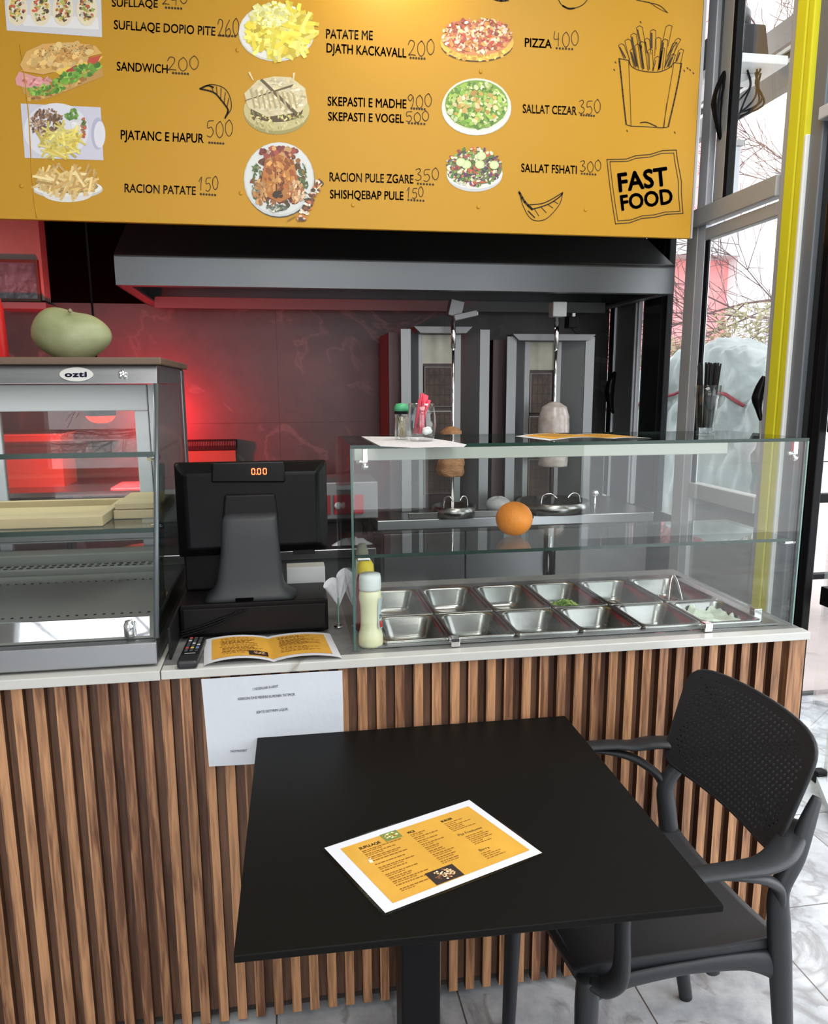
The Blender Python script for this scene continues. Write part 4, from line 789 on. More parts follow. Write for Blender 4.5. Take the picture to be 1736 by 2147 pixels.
# toothpick jar
c = onz(842, 922, NT); tp = thing('toothpick_jar', 'small clear toothpick jar with a green cap', 'jar', c)
MB().lathe([(0.0, .001), (.0165, .001), (.0165, .062), (.015, .062), (.015, .004), (0, .004)], c, 20).build('body', glassth, tp)
MB().lathe([(.0175, .062), (.0175, .068), (.017, .069)], c, 20).build('collar', black, tp, 'black collar')
MB().lathe([(.0172, .069), (.0172, .078), (.013, .086), (0, .088)], c, 20).build('cap', mat('green_cap', (0.06, 0.33, 0.15), 0.4), tp, 'green cap')
random.seed(3); tps = None
for i in range(14):
    a = Vector((c.x + random.uniform(-.01, .01), c.y + random.uniform(-.01, .01), c.z + .006)); b_ = Vector((c.x + random.uniform(-.011, .011), c.y + random.uniform(-.011, .011), c.z + .058))
    m = MB(); m.tube([a, b_], .0011, 5); m.build('toothpick', mat('pick_wood', (0.6, 0.5, 0.32), 0.7) if i == 0 else bpy.data.materials['pick_wood'], None, 'pale wooden toothpick standing in the green-capped jar', 'toothpick', 'toothpicks in the green-capped jar')
# tumbler of red sugar sticks
c = onz(884, 925, NT); tb = thing('glass_tumbler', 'clear curved glass tumbler holding red sugar sachets on the napkin', 'tumbler', c)
MB().lathe([(0, .001), (.026, .001), (.031, .012), (.0345, .035), (.0335, .06), (.030, .088), (.0285, .088), (.032, .06), (.033, .035), (.029, .018), (.024, .012), (0, .012)], c, 40).build('glass', glassth, tb)
redp = mat('red_paper', (0.62, 0.05, 0.09), 0.5); random.seed(12)
for i in range(12):
    a = Vector((c.x - .012 + random.uniform(-.008, .02), c.y + random.uniform(-.014, .014), c.z + .018)); tx = random.uniform(-.004, .024); b_ = Vector((c.x + tx, c.y + random.uniform(-.018, .018), c.z + random.uniform(.095, .112)))
    m = MB(); up = Vector((random.uniform(-1, 1), random.uniform(-1, 1), 0)).normalized(); m.tube([a, a.lerp(b_, .5), b_], [.0035, .0038, .0045], 6, flat=.4, up=up); m.build('sugar_sachet', redp, None, 'red paper sugar stick standing in the curved tumbler', 'sugar stick', 'red sugar sticks in the tumbler')
for i in range(4): MB().sphere((c.x + .008 + (i % 2) * .008, c.y - .01 + i * .006, c.z + .0222 + i * .0015), .0095, 1, 1, .8, n=8).build('white_sachet', white, None, 'crumpled white sachet at the bottom of the curved tumbler', 'sachet', 'white sachets in the tumbler')
# booklet on the glass top (open, slightly curled)
def booklet(name, label, cat, A, Bc, D, h, curl, seam, texts=True, pic=None, seed=0, zlift=0.0006):
    """A,Bc,D: three corners (front-left, front-right, back-left); page surface curls up"""
    U, V = Bc - A, D - A
    def f(u, v):
        z = curl(u, v); return A + U * u + V * v + Vector((0, 0, z + zlift))
    r = thing(name, label, cat, A)
    m = MB(); m.grid(f, 40, 12); g0 = m.build('pages', mat('page_white_' + str(seed), (0.6, 0.6, 0.63), 0.5), r, recalc=True)
    def g(u, v, e): return f(u, v) + Vector((0, 0, e))
    m = MB(); m.grid(lambda u, v: g(.06 + .88 * u, .09 + .82 * v, .0006), 40, 12); m.build('orange_print', mat('orange_print_' + str(seed), srgb(208, 156, 60), 0.45, var=0.1, vscale=8), r)
    rr = random.Random(seed)
    cols = ((.12, .44), (.56, .88)) if seam else ((.14, .40), (.46, .64), (.70, .88))
    pm = mat('small_print_' + str(seed), srgb(150, 104, 40), 0.6)
    for ci, (c0_, c1_) in enumerate(cols):
        v = .84; m = MB()
        while v > .18:
            u = c0_ + rr.uniform(0, .02); end = c0_ + (c1_ - c0_) * rr.uniform(.5, 1)
            while u < end:
                l = rr.uniform(.012, .04); m.poly([g(u, v, .0013), g(u + l, v, .0013), g(u + l, v + .014, .0013), g(u, v + .014, .0013)]); u += l + .008
            v -= rr.choice((.028, .028, .05))
        m.build('small_print', pm, r, recalc=False)
    return r, f, g
c_fl, c_fr, c_bl = onz(1120, 928, GT), onz(1362, 921, GT), onz(1067, 917, GT)
booklet('menu_booklet', 'open orange menu booklet lying on the right part of the glass top', 'menu', Vector((0.63, 1.80, GT)), Vector((0.90, 1.82, GT)), Vector((0.60, 1.985, GT)), 0, lambda u, v: .006 * math.sin(min(1, u * 1.6) * PI) + .003 * math.sin(max(0, u - .55) / .45 * PI), True, seed=5)
# glass of black straws
c = onz(1478, 912, GT + .001); sg = thing('straw_glass', 'tall ribbed glass full of black straws at the right end of the glass top', 'glass', c)
MB().lathe([(0, 0), (.022, 0), (.023, .008), (.0215, .013), (.023, .016), (.0285, .09), (.0315, .098), (.034, .128), (.0325, .128), (.030, .098), (.027, .09), (.0215, .018), (0, .016)], c, 40).build('glass', glassth, sg)
random.seed(6)
for i in range(34):
    a_ = random.uniform(0, 2 * PI); q_ = random.random() ** .5; m = MB()
    m.tube([(c.x + .016 * q_ * math.cos(a_), c.y + .016 * q_ * math.sin(a_), c.z + .0195), (c.x + .029 * q_ * math.cos(a_) + .002, c.y + .029 * q_ * math.sin(a_), c.z + random.uniform(.176, .186))], .0028, 6); m.build('drinking_straw', black, None, 'black drinking straw standing in the tall glass', 'straw', 'black straws in the tall glass')
# ================================================================ BESIDE THE GLASS CASE: bottles, napkins
def bottle(name, label, c, prof, capprof, bm_, cm, lab=None):
    r = thing(name, label, 'bottle', c); MB().lathe(prof, c, 32).build('body', bm_, r); MB().lathe(capprof, c, 32).build('cap', cm, r); return r
c = Vector((0.194, 1.800, ZT + .0005))
r = bottle('sauce_bottle', 'squeeze bottle of pale mayonnaise with a white cap inside the glass case', c, [(0, 0), (.028, .0), (.030, .006), (.0295, .026), (.025, .042), (.0235, .06), (.0245, .1), (.0275, .118), (.026, .132), (.0235, .138), (0, .138)],
       [(.0255, .138), (.0265, .142), (.0265, .165), (.0245, .176), (0, .178)], mat('mayonnaise', (0.72, 0.70, 0.46), 0.35, coat=0.3), mat('milky_cap', (0.68, 0.72, 0.71), 0.35))
m = MB()
def blab(u, v): a_ = -0.95 + u * 0.95; rr_ = .0252 + .0024 * (abs(v - .5) * 2) ** 2 + (0.0012); return Vector((c.x + rr_ * math.cos(a_), c.y + rr_ * math.sin(a_), c.z + .045 + .075 * v))
m.grid(blab, 12, 8); m.build('label', mat('blue_white_label', (0.42, 0.5, 0.52), 0.4), r, 'pale blue paper label')
def bl2(e): return lambda u, v: blab(u, v) + Vector((math.cos(-.95 + u * .95), math.sin(-.95 + u * .95), 0)) * e
m = MB(); f2 = bl2(.0006); m.grid(lambda u, v: f2(.15 + u * .7, .04 + v * .22), 8, 3); m.build('label_patch', mat('red_patch', (0.45, 0.03, 0.02), 0.4), r, 'red patch of the label')
m = MB(); f3 = bl2(.0008); m.text('ZNA', lambda u, v: f3(.15 + .7 * u, .34 + .12 * v), bold=.03); m.build('lettering', ink, r, recalc=False)
c = Vector((0.196, 1.915, ZT + .0005))
bottle('sauce_bottle', 'red ketchup bottle with a yellow cap behind the pale mayonnaise bottle', c, [(0, 0), (.026, 0), (.027, .005), (.027, .11), (.024, .135), (.019, .15), (0, .15)], [(.020, .15), (.021, .155), (.020, .172), (.013, .185), (0, .188)], mat('ketchup_red', (0.25, 0.015, 0.012), 0.35), mat('yellow_cap', (0.75, 0.58, 0.03), 0.4))
c = Vector((0.196, 1.995, ZT + .0005))
bottle('sauce_bottle', 'pale cream bottle behind the yellow-capped ketchup bottle', c, [(0, 0), (.026, 0), (.027, .005), (.027, .13), (.022, .16), (.015, .175), (0, .175)], [(.016, .175), (.016, .19), (.010, .21), (0, .212)], mat('cream_bottle', (0.5, 0.5, 0.36), 0.4), mat('cream_cap', (0.5, 0.5, 0.38), 0.4))
# fan of white paper cones in a wire holder
nh = thing('napkin_holder', 'wire holder with fanned white napkins beside the cash drawer', 'napkin holder', (0.125, 1.98, ZT))
MB().lathe([(0, 0), (.012, 0), (.012, .003), (0, .003)], (0.128, 1.96, ZT + .0002), 16).build('base', chrome, nh)
MB().tube([(0.128, 1.96, ZT + .003), (0.130, 1.99, ZT + .07)], .0022, 6).build('stem', mat('green_wire', (0.18, 0.3, 0.24), 0.4), nh)
tis = mat('tissue_white', (0.66, 0.68, 0.71), 0.7)
for i, (dx, dz, w_) in enumerate(((-.032, .175, .02), (-.012, .165, .016), (.028, .215, .022))):
    b0 = Vector((0.132, 1.99, ZT + .045)); tp_ = Vector((0.132 + dx * .6, 2.0, ZT + dz * .62))
    def cone(u, v, b0=b0, tp_=tp_, w_=w_): a_ = u * 1.5 * PI; return b0.lerp(tp_, v) + Vector((math.cos(a_) * w_ * v, math.sin(a_) * w_ * .6 * v, 0.012 * math.sin(a_ * 1.3) * v))
    MB().grid(cone, 14, 5).build('paper_napkin', tis, None, ('leftmost of the white napkins fanned in the wire holder', 'short middle napkin fanned in the wire holder', 'tallest white napkin fanned in the wire holder, nearest the glass case')[i], 'napkin', 'napkins fanned in the wire holder')
# ================================================================ CASH REGISTER
dw = thing('cash_drawer', 'black cash drawer under the till screen', 'cash drawer', (-0.08, 2.0, ZT))
DZ = 1.012
MB().box(-0.262, 0.100, 1.925, 2.10, ZT + .005, DZ, .003).build('body', mat('drawer_black', (0.006, 0.005, 0.005), 0.35, spec=.12), dw)
MB().box(-0.255, 0.094, 1.919, 1.9245, ZT + .012, DZ - .010, .002).build('drawer_front', mat('drawer_front', (0.008, 0.007, 0.007), 0.4, spec=.15), dw)
for x in (-.24, .08):
    for y in (1.95, 2.07): MB().lathe([(.01, 0), (.01, .005)], (x, y, ZT), 10).build('foot', black, dw)
MB().box(0.0, 0.104, 2.112, 2.17, ZT + .0, 1.053, .002).build('paper_block', white, None, 'white block of paper behind the cash drawer', 'paper')
pz = DZ
pos = thing('till_terminal', 'black touch-screen till seen from behind with a red digit display', 'till', (-0.08, 2.02, pz))
def sc_pt(x, d, z): return Vector((x, 2.03 + d + (z - 1.12) * 0.26, z))     # tilted screen: rear (customer) side at d = 0
K_ = [(-.279, 1.346), (.114, 1.346), (.111, 1.113), (-.272, 1.108)]
tb = bmesh.new(); o_ = [tb.verts.new(sc_pt(x, .012, z)) for x, z in K_]; i_ = [tb.verts.new(sc_pt(x * .86 - .01, -.022, 1.228 + (z - 1.228) * .78)) for x, z in K_]; bk = [tb.verts.new(sc_pt(x, .028, z)) for x, z in K_]
tb.faces.new(i_); tb.faces.new(bk[::-1])
for k in range(4): tb.faces.new((o_[k], o_[(k + 1) % 4], i_[(k + 1) % 4], i_[k])); tb.faces.new((bk[k], bk[(k + 1) % 4], o_[(k + 1) % 4], o_[k]))
bmesh.ops.recalc_face_normals(tb, faces=tb.faces[:]); bmesh.ops.bevel(tb, geom=tb.edges[:], offset=.007, segments=3, profile=.5, affect='EDGES', clamp_overlap=True)
m = MB(); m.merge(tb, smooth=False); m.build('screen_housing', mat('till_black', (0.005, 0.005, 0.006), 0.3, spec=.12), pos)
m = MB(); tbk = [sc_pt(x, .029, z) for x, z in ((-.268, 1.336), (.104, 1.336), (.102, 1.122), (-.262, 1.118))]; m.prism(tbk, Vector((0, .001, 0))); m.build('display_panel', darkglass, pos)
m = MB(); P = [sc_pt(x, -.030, z) for x, z in ((-.180, 1.349), (.005, 1.350), (.004, 1.296), (-.182, 1.300))]; m.prism(P, Vector((0, .045, -.01)), .005, seg=3); cd_ = m.build('customer_display', blackg, pos)
seg = {'a': ((.1, 1), (.9, 1)), 'b': ((.95, .95), (.95, .55)), 'c': ((.95, .45), (.95, .05)), 'd': ((.1, 0), (.9, 0)), 'e': ((.05, .45), (.05, .05)), 'f': ((.05, .95), (.05, .55))}
red_e = mat('red_led', (0.8, 0.05, 0.02), 0.4, emit=(1, 0.10, 0.03), es=7)
m = MB()
for k in range(3):
    for s_ in 'abcdef':
        (a0, b0), (a1, b1) = seg[s_]; x0 = -.080 + k * .0145
        w_ = .0085; h_ = .014; zc = 1.317
        p0 = sc_pt(x0 + a0 * w_, -.0312, zc + b0 * h_); p1 = sc_pt(x0 + a1 * w_, -.0312, zc + b1 * h_); m.tube([p0, p1], .0011, 6)
m.sphere(sc_pt(-.0682, -.0312, 1.317), .0012, n=6); m.build('digits', red_e, pos, 'glowing red digits 0.00')
m = MB(); P = [sc_pt(x, -.034, z) for x, z in ((-.150, 1.268), (-.022, 1.268), (-.016, 1.20), (-.158, 1.20))]; m.prism(P, Vector((0, .03, 0)), .006, seg=3); m.build('hinge_cover', mat('hinge_black', (0.006, 0.006, 0.006), 0.35, spec=.15), pos)
m = MB(); P = [sc_pt(x, .006, z) for x, z in ((.018, 1.122), (.075, 1.122), (.075, 1.106), (.018, 1.106))]; m.prism(P, Vector((0, .02, 0)), .002); m.build('cable_hatch', black, pos)
m = MB(); m.box(-.262, -.03, 2.06, 2.092, DZ + .001, 1.118, .006); m.build('lower_housing', black, pos)
# neck and foot: lofted shell
rings = [(-.084, .062, 2.012, .040, 1.221), (-.086, .066, 2.000, .052, 1.216), (-.088, .069, 1.990, .062, 1.205), (-.089, .074, 1.975, .072, 1.13), (-.092, .082, 1.960, .085, 1.06), (-.093, .088, 1.950, .095, 1.038), (-.093, .099, 1.940, .11, 1.024), (-.093, .116, 1.930, .13, DZ + .001)]
tb = bmesh.new(); RR = []
for cx, hw, yf, dp, z in rings:
    P = []; yc = yf + dp / 2; K2 = 28
    for k in range(K2):
        a_ = k * 2 * PI / K2; ca, sa = math.cos(a_), math.sin(a_); P.append(tb.verts.new((cx + hw * math.copysign(abs(ca) ** .28, ca), yc + dp / 2 * math.copysign(abs(sa) ** .35, sa), z)))
    RR.append(P)
for i in range(len(RR) - 1):
    for k in range(28): tb.faces.new((RR[i][k], RR[i][(k + 1) % 28], RR[i + 1][(k + 1) % 28], RR[i + 1][k]))
tb.faces.new(RR[0]); tb.faces.new(RR[-1][::-1]); bmesh.ops.recalc_face_normals(tb, faces=tb.faces[:]); m = MB(); m.merge(tb, smooth=True); m.build('stand', posgrey, pos)
MB().box(-.128, -.084, 1.9292, 1.934, DZ + .0012, DZ + .0095, .001).build('cable_slot', blackm, pos)
m = MB()
for k in range(3): m.tube(spline([(-.10 - k * .012, 1.916 - k * .0028, .995), (-.16, 1.912 - k * .0028, .978 - k * .005), (-.22, 1.913 - k * .003, .958 - k * .005), (-.262, 1.914 - k * .003, .948 - k * .006)], 6), .0022, 6)
m.build('power_cables', black, None, 'black cables draped across the front of the cash drawer', 'cables')
MB().box(-0.272, -0.266, 1.78, 2.42, ZT + .001, 1.0, .001).build('dark_upright_panel', mat('dark_panel', (0.01, 0.01, 0.01), 0.4, spec=.2), None, 'low dark panel standing between display case and cash drawer', 'panel')
# remote control
rc0, rc1 = onz(398, 1412, ZT + .01), onz(405, 1332, ZT + .02)
rc = thing('remote_control', 'black television remote lying by the display case', 'remote control', (-0.222, 1.79, ZT))
RM = Matrix.Translation((-0.222, 1.795, ZT + .0095)) @ Matrix.Rotation(math.radians(-1.5), 4, 'Z')
MB().box(-.022, .022, -.088, .088, -.009, .009, .006, M=RM, seg=3).build('body', mat('remote_black', (0.018, 0.018, 0.02), 0.35), rc)
m = MB(); m.box(-.0195, .0195, -.045, .083, .0088, .0096, .001, M=RM); m.build('keypad', mat('keypad_black', (0.006, 0.006, 0.007), 0.3), rc)
bt = [mat('button_grey', (0.05, 0.05, 0.055), 0.4), mat('button_red', (0.5, 0.05, 0.04), 0.4), mat('button_yellow', (0.6, 0.5, 0.05), 0.4), mat('button_blue', (0.1, 0.2, 0.45), 0.4), mat('button_pale', (0.5, 0.5, 0.5), 0.4)]
for j in range(10):
    for i in range(3):
        ci = 1 if (j == 0 and i == 0) else ((1, 2, 3)[i] if j == 7 else (4 if (j, i) in ((2, 0), (4, 1), (5, 2)) else 0))
        MB().box(-.015 + i * .0115, -.0075 + i * .0115, .073 - j * .0105, .079 - j * .0105, .0094, .0112, .001, M=RM).build('button', bt[ci], rc)
MB().box(-.012, .012, -.0365, -.0345, .0094, .0099, M=RM).build('logo_strip', bt[4], rc, 'pale printed strip')
# open booklet in front of the drawer
r, f, g = booklet('menu_booklet', 'open orange and white menu booklet in front of the cash drawer', 'menu', Vector((-0.190, 1.718, ZT)), Vector((0.118, 1.715, ZT)), Vector((-0.206, 1.905, ZT)), 0, lambda u, v: .014 * abs(math.sin(u * 2 * PI)) ** .7 * (1 if u < .5 else .8) * (1 - .3 * v) + 0.0005, True, seed=9)
m = MB(); m.grid(lambda u, v: g(.33 + .14 * u, .12 + .17 * v, .0016), 6, 3); m.build('food_picture', mat('picture_dark', (0.03, 0.02, 0.015), 0.4), r)
m = MB(); rr = random.Random(4); m.col = srgb(226, 180, 120)
for i in range(30):
    u, v = rr.uniform(.36, .44), rr.uniform(.16, .25); m.poly([g(u, v, .0022), g(u + .012, v + .004, .0022), g(u + .008, v + .025, .0022)])
m.build('food_picture', prt, r, recalc=False)
# ================================================================ KITCHEN
hd = thing('extractor_hood', 'wide stainless steel extractor hood over the grills below the menu board', 'hood', (0.54, 3.65, 1.92))
hx0, hx1 = -0.612, 1.697
tb = bmesh.new()
lo = [(hx0, 3.3, 1.93), (hx1, 3.3, 1.93), (hx1, 4.08, 1.93), (hx0, 4.08, 1.93)]; mi_ = [(a, b, 2.045) for a, b, c in lo]; tp = [(hx0 + .06, 3.62, 2.34), (hx1 - .14, 3.62, 2.34), (hx1 - .14, 4.08, 2.34), (hx0 + .06, 4.08, 2.34)]
R_ = [[tb.verts.new(p) for p in l] for l in (lo, mi_, tp)]
for i in (0, 1):
    for k in range(4): tb.faces.new((R_[i][k], R_[i][(k + 1) % 4], R_[i + 1][(k + 1) % 4], R_[i + 1][k]))
tb.faces.new(R_[2]); bmesh.ops.recalc_face_normals(tb, faces=tb.faces[:])
bmesh.ops.bevel(tb, geom=[e for e in tb.edges if all(abs(v.co.z - 2.045) < 1e-4 for v in e.verts)], offset=.010, segments=3, profile=.5, affect='EDGES')
bmesh.ops.solidify(tb, geom=tb.faces[:], thickness=0.006)
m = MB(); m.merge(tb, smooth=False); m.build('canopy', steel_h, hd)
m = MB(); m.box(hx0 + .008, hx1 - .008, 3.308, 3.35, 1.93, 1.94); m.box(hx0 + .008, hx0 + .05, 3.35, 4.07, 1.93, 1.94); m.box(hx1 - .05, hx1 - .008, 3.35, 4.07, 1.93, 1.94)
m.build('lower_lip', steel_d, hd); MB().box(hx0 + .05, hx1 - .05, 3.92, 3.93, 1.905, 1.955).build('rear_lip', mat('dark_lip', (0.09, 0.09, 0.09), .5), hd)
m = MB(); m.box(hx0 + .05, hx1 - .05, 3.40, 3.92, 2.06, 2.065); m.build('inner_panel', blackm, hd)
for k in range(5):
    x = hx0 + .1 + k * .43; m = MB(); m.box(x, x + .41, 3.45, 3.9, 2.02, 2.03)
    for q_ in range(9): m.box(x + .01 + q_ * .045, x + .035 + q_ * .045, 3.47, 3.88, 2.0, 2.02)
    m.build('grease_filter', steel_d, hd)
spot('hood_light', (1.0, 3.6, 1.99), (1.0, 3.75, 0.9), 1.3, (1, 0.97, 0.9), 2.4)
# benches
bn = thing('steel_workbench', 'stainless steel workbench with cupboards below the gyros grills', 'workbench', (0.9, 3.7, 0))
m = MB().box(0.40, 1.70, 3.38, 4.07, 0.915, 0.96, .004); m.build('bench_top', steel, bn)
MB().box(0.42, 1.69, 3.42, 4.06, 0.08, 0.914).build('cupboard', mat('bench_carcass', (0.09, 0.09, 0.095), 0.5, 0.5), bn)
for k, (a, b_) in enumerate(((.43, .80), (.805, 1.175), (1.23, 1.68))):
    d_ = MB().box(a, b_, 3.395, 3.419, 0.12, 0.895, .003).build('cupboard_door', steel_m if k == 2 else mat('bench_door', (0.17, 0.175, 0.18), 0.35, 0.8), bn)
MB().box(1.19, 1.215, 3.385, 3.415, .10, .90).build('door_post', steel, bn)
MB().tube(spline([(1.196, 3.384, .80), (1.196, 3.35, .775), (1.196, 3.35, .70), (1.196, 3.384, .68)], 5), .012, 8).build('door_handle', black, bn)
bl = thing('low_workbench', 'lower stainless steel bench at the left end of the kitchen', 'workbench', (-0.4, 3.7, 0))
MB().box(-1.9, 0.395, 3.38, 4.07, 0.80, 0.84, .004).build('bench_top', steel, bl)
MB().box(-1.88, 0.39, 3.42, 4.06, 0.1, 0.799).build('cupboard', steel_d, bl)
MB().box(-1.9, 0.10, 3.55, 4.06, 1.08, 1.10).build('upper_shelf', steel, bl)
for x in (-1.8, -.9, .06): MB().box(x, x + .03, 3.56, 3.59, .841, 1.079).build('shelf_leg', steel_d, bl)
# small appliances at the left
ap = thing('red_front_fryer', 'steel counter fryer with a red control front right of the till', 'fryer', (0.27, 3.5, .84))
MB().box(0.12, 0.41, 3.42, 3.75, 0.965, 1.13, .006).build('body', steel_m, ap)
for x in (.14, .38): MB().lathe([(.014, 0), (.014, .126)], (x, 3.5, .8402), 10).lathe([(.014, 0), (.014, .126)], (x, 3.7, .8402), 10).build('leg', black, ap)
MB().box(0.215, 0.345, 3.405, 3.4195, 0.99, 1.075, .002).build('control_panel', mat('red_enamel', (0.35, 0.02, 0.03), 0.35), ap, 'red control panel')
MB().box(0.13, 0.20, 3.405, 3.4195, 0.99, 1.075, .002).build('side_panel', mat('dull_red_enamel', (0.20, 0.02, 0.02), 0.4), ap, 'dark red side panel')
for x in (.158, .232): MB().lathe([(.0, 0), (.014, 0), (.017, .012), (.010, .016), (0, .016)], (x, 3.404, 1.03), 16, 'y').build('knob', white, ap, 'white knob')
def cloth(u, v): return Vector((.20 + .18 * u, 3.384 + .030 * v, .842 + .03 * math.sin(u * PI) * math.sin(v * PI) * (1 + noise.noise(Vector((u * 6, v * 6, 0)))) + .012))
MB().grid(cloth, 14, 10).build('folded_cloth', mat('white_cloth', (0.6, 0.6, 0.64), 0.8), None, 'crumpled pale cloth lying on the bench below the red-front fryer', 'cloth')
og_ = thing('brown_box', 'black topped brown box on the wall behind the till', 'box', (-0.345, 4.0, 1.1))
MB().box(-0.462, -0.228, 3.98, 4.085, 1.10, 1.236, .003).build('body', mat('rust_brown', (0.09, 0.045, 0.025), 0.5), og_)
m = MB(); m.box(-0.466, -0.224, 3.97, 4.09, 1.237, 1.284, .002)
m.build('lid', black, og_)
m = MB()
for i in range(30): m.box(-.462 + i * .008, -.459 + i * .008, 3.9685, 3.9695, 1.26, 1.28)
m.build('lid_ridges', mat('ridge_grey', (0.05, 0.045, 0.045), 0.5), og_).__setitem__('kind', 'stuff')
# gyros grills
def grill(name, label, x0, x1, ztop, zbot, bl_, br_, cap):
    g = thing(name, label, 'gyros grill', ((x0 + x1) / 2, 3.75, zbot))
    yF, yB = 3.60, 3.80; wd = x1 - x0; fl = .045
    MB().box(x0 - .045, x1, 3.68, 4.02, zbot, ztop - .01).build('housing', mat('grill_side', (0.07, 0.05, 0.05), 0.45, 0.6), g)
    m = MB(); m.box(x0, x0 + fl, yF, yF + .012, zbot, ztop); m.box(x1 - fl, x1, yF, yF + .012, zbot, ztop); m.build('front_flange', mat('satin_flange', (0.22, 0.225, 0.23), 0.4, 0.8), g)
    m = MB()
    for a, b_ in ((x0 + fl, bl_), (x1 - fl, br_)):
        m.prism([(a, yF + .006, zbot), (b_, yF + .076, zbot), (b_, yF + .080, zbot), (a, yF + .012, zbot)], (0, 0, ztop - zbot - .015))
    m.build('wing_panel', mat('wing_steel', (0.12, 0.123, 0.126), 0.42, 0.85), g)
    m = MB(); m.box(bl_ - .03, bl_, yF + .055, yF + .076, zbot, ztop - .02); m.box(br_, br_ + .03, yF + .055, yF + .076, zbot, ztop - .02); m.build('burner_frame', mat('burner_frame_steel', (0.22, 0.22, 0.22), 0.4, 0.8), g)
    m = MB(); m.box(bl_, br_, yF + .07, yF + .079, ztop - .15, ztop - .02); m.build('upper_plate', mat('heat_stained_steel', (0.22, 0.21, 0.17), 0.4, 0.8, var=0.25, vscale=7), g)
    z = ztop - .16
    while z - .20 > zbot:
        w_ = MB(); w_.box(bl_ + .006, br_ - .006, yF + .066, yF + .078, z - .195, z, .006); bb = w_.build('burner', mat('burner_rim', (0.16, 0.15, 0.14), 0.4, 0.8), g)
        MB().box(bl_ + .014, br_ - .014, yF + .064, yF + .0659, z - .187, z - .008).build('ceramic_plate', stone('burner_ceramic', (0.10, 0.065, 0.05, 1), (0.04, 0.03, 0.03, 1), 0.8, 20, [('X', 0.01, 0.025, .001), ('Z', 0, 0.045, .001)], (0.03, 0.02, 0.02, 1), cloud=(0.05, 0.04, 0.035, 1)), bb, org=ORG[g.name])
        z -= .205
    MB().prism([(cap[0], yF - .03, ztop + .01), (cap[1], yF - .03, ztop + .01), (cap[1] - .03, yF - .03, ztop - .018), (cap[0] + .03, yF - .03, ztop - .018)], (0, .12, 0)).build('top_cap', steel_m, g)
    return g
ga = grill('gyros_grill', 'left upright gyros grill with a small browned meat cone', .545, .958, 1.795, .962, .655, .805, (.60, .87))
gb = grill('gyros_grill', 'right upright gyros grill with a film-wrapped cone', 1.042, 1.468, 1.765, .962, 1.17, 1.295, (1.06, 1.46))
def spit(name, label, x, z0, z1, g, knob):
    y = 3.50
    m = MB().tube([(x, y, z0), (x, y, z1)], .0065, 10); m.tube([(x, y, z1 - .14), (x, y, z1 - .02)], .011, 10); r = m.build('spit_rod', chrome, g)
    return y
spit('', '', .765, 0.975, 1.845, ga, 0); spit('', '', 1.243, 1.03, 1.845, gb, 0)
M_ = Matrix.Translation((.772, 3.5, 1.875)) @ Matrix.Rotation(.22, 4, 'Y'); MB().box(-.03, .03, -.03, .03, -.035, .035, .003, M=M_).build('motor_box', steel_m, ga)
M_ = Matrix.Translation((.815, 3.49, 1.845)) @ Matrix.Rotation(-.22, 4, 'Y'); MB().box(-.055, .05, -.03, .03, -.012, .014, .003, M=M_).build('motor_bracket', steel_m, ga)
MB().box(.86, .872, 3.48, 3.49, 1.848, 1.862).build('switch', white, ga, 'white switch')
MB().box(1.213, 1.278, 3.47, 3.53, 1.845, 1.91, .004).build('motor_box', mat('pale_motor_box', (0.5, 0.5, 0.49), 0.45, .3), gb)
MB().box(1.30, 1.345, 3.5, 3.56, 1.80, 1.85, .003).tube([(1.31, 3.5, 1.80), (1.335, 3.5, 1.775), (1.37, 3.5, 1.775)], .003, 6).build('motor_bracket', black, gb)
MB().box(1.312, 1.324, 3.485, 3.495, 1.848, 1.862).build('switch', white, gb, 'white switch')
def cone_(prof, c, amp, sd, fl=1):
    def f(u, v):
        a = u * 2 * PI; t = v * (len(prof) - 1); i = min(int(t), len(prof) - 2); k = t - i
        r = prof[i][0] * (1 - k) + prof[i + 1][0] * k; z = prof[i][1] * (1 - k) + prof[i + 1][1] * k
        r *= 1 + amp * noise.noise(Vector((math.cos(a) * 2 + sd, math.sin(a) * 2, z * 40)))
        return Vector((c[0] + r * math.cos(a), c[1] + r * math.sin(a), c[2] + z))
    m = MB(); m.grid(f, 40, 40); return m
cone_([(0, 0), (.055, .003), (.064, .03), (.06, .07), (.055, .11), (.052, .16), (.048, .205), (.02, .225), (.006, .228)], (.757, 3.5, 1.135), .16, 0).build('doner_cone', mat('roast_meat', (0.40, 0.20, 0.09), 0.55, var=0.35, vscale=60, stretch=(1, 1, 4), bump=.6, bscale=50), None, 'small browned doner meat cone on the left grill spit', 'doner cone', weld=1e-5)
cone_([(0, 0), (.066, .003), (.068, .04), (.07, .1), (.072, .18), (.07, .23), (.055, .275), (.025, .295), (.006, .3)], (1.243, 3.5, 1.17), .05, 4).build('doner_cone', mat('film_wrapped', (0.52, 0.47, 0.44), 0.25, var=.25, vscale=22, spec=.8, c2=(0.36, 0.29, 0.25)), None, 'pale film-wrapped meat cone on the right grill spit', 'doner cone', weld=1e-5)
def tray(nm, lab, cx, r_, z):
    t_ = thing(nm, lab, 'drip tray', (cx, 3.5, z)); MB().lathe([(0, .006), (r_ - .01, .006), (r_ - .006, .05), (r_, .05), (r_, .0), (r_ - .004, 0), (0, 0)], (cx, 3.50 + (r_ - .165) , z), 48).build('dish', steel_p, t_)
    for s_ in (-1, 1): MB().tube(spline([(cx + s_ * r_ * .55, 3.40, z + .045), (cx + s_ * r_ * .5, 3.40, z + .085), (cx + s_ * r_ * .3, 3.39, z + .095), (cx + s_ * r_ * .15, 3.38, z + .075)], 5), .004, 6).build('wire_handle', chrome, t_)
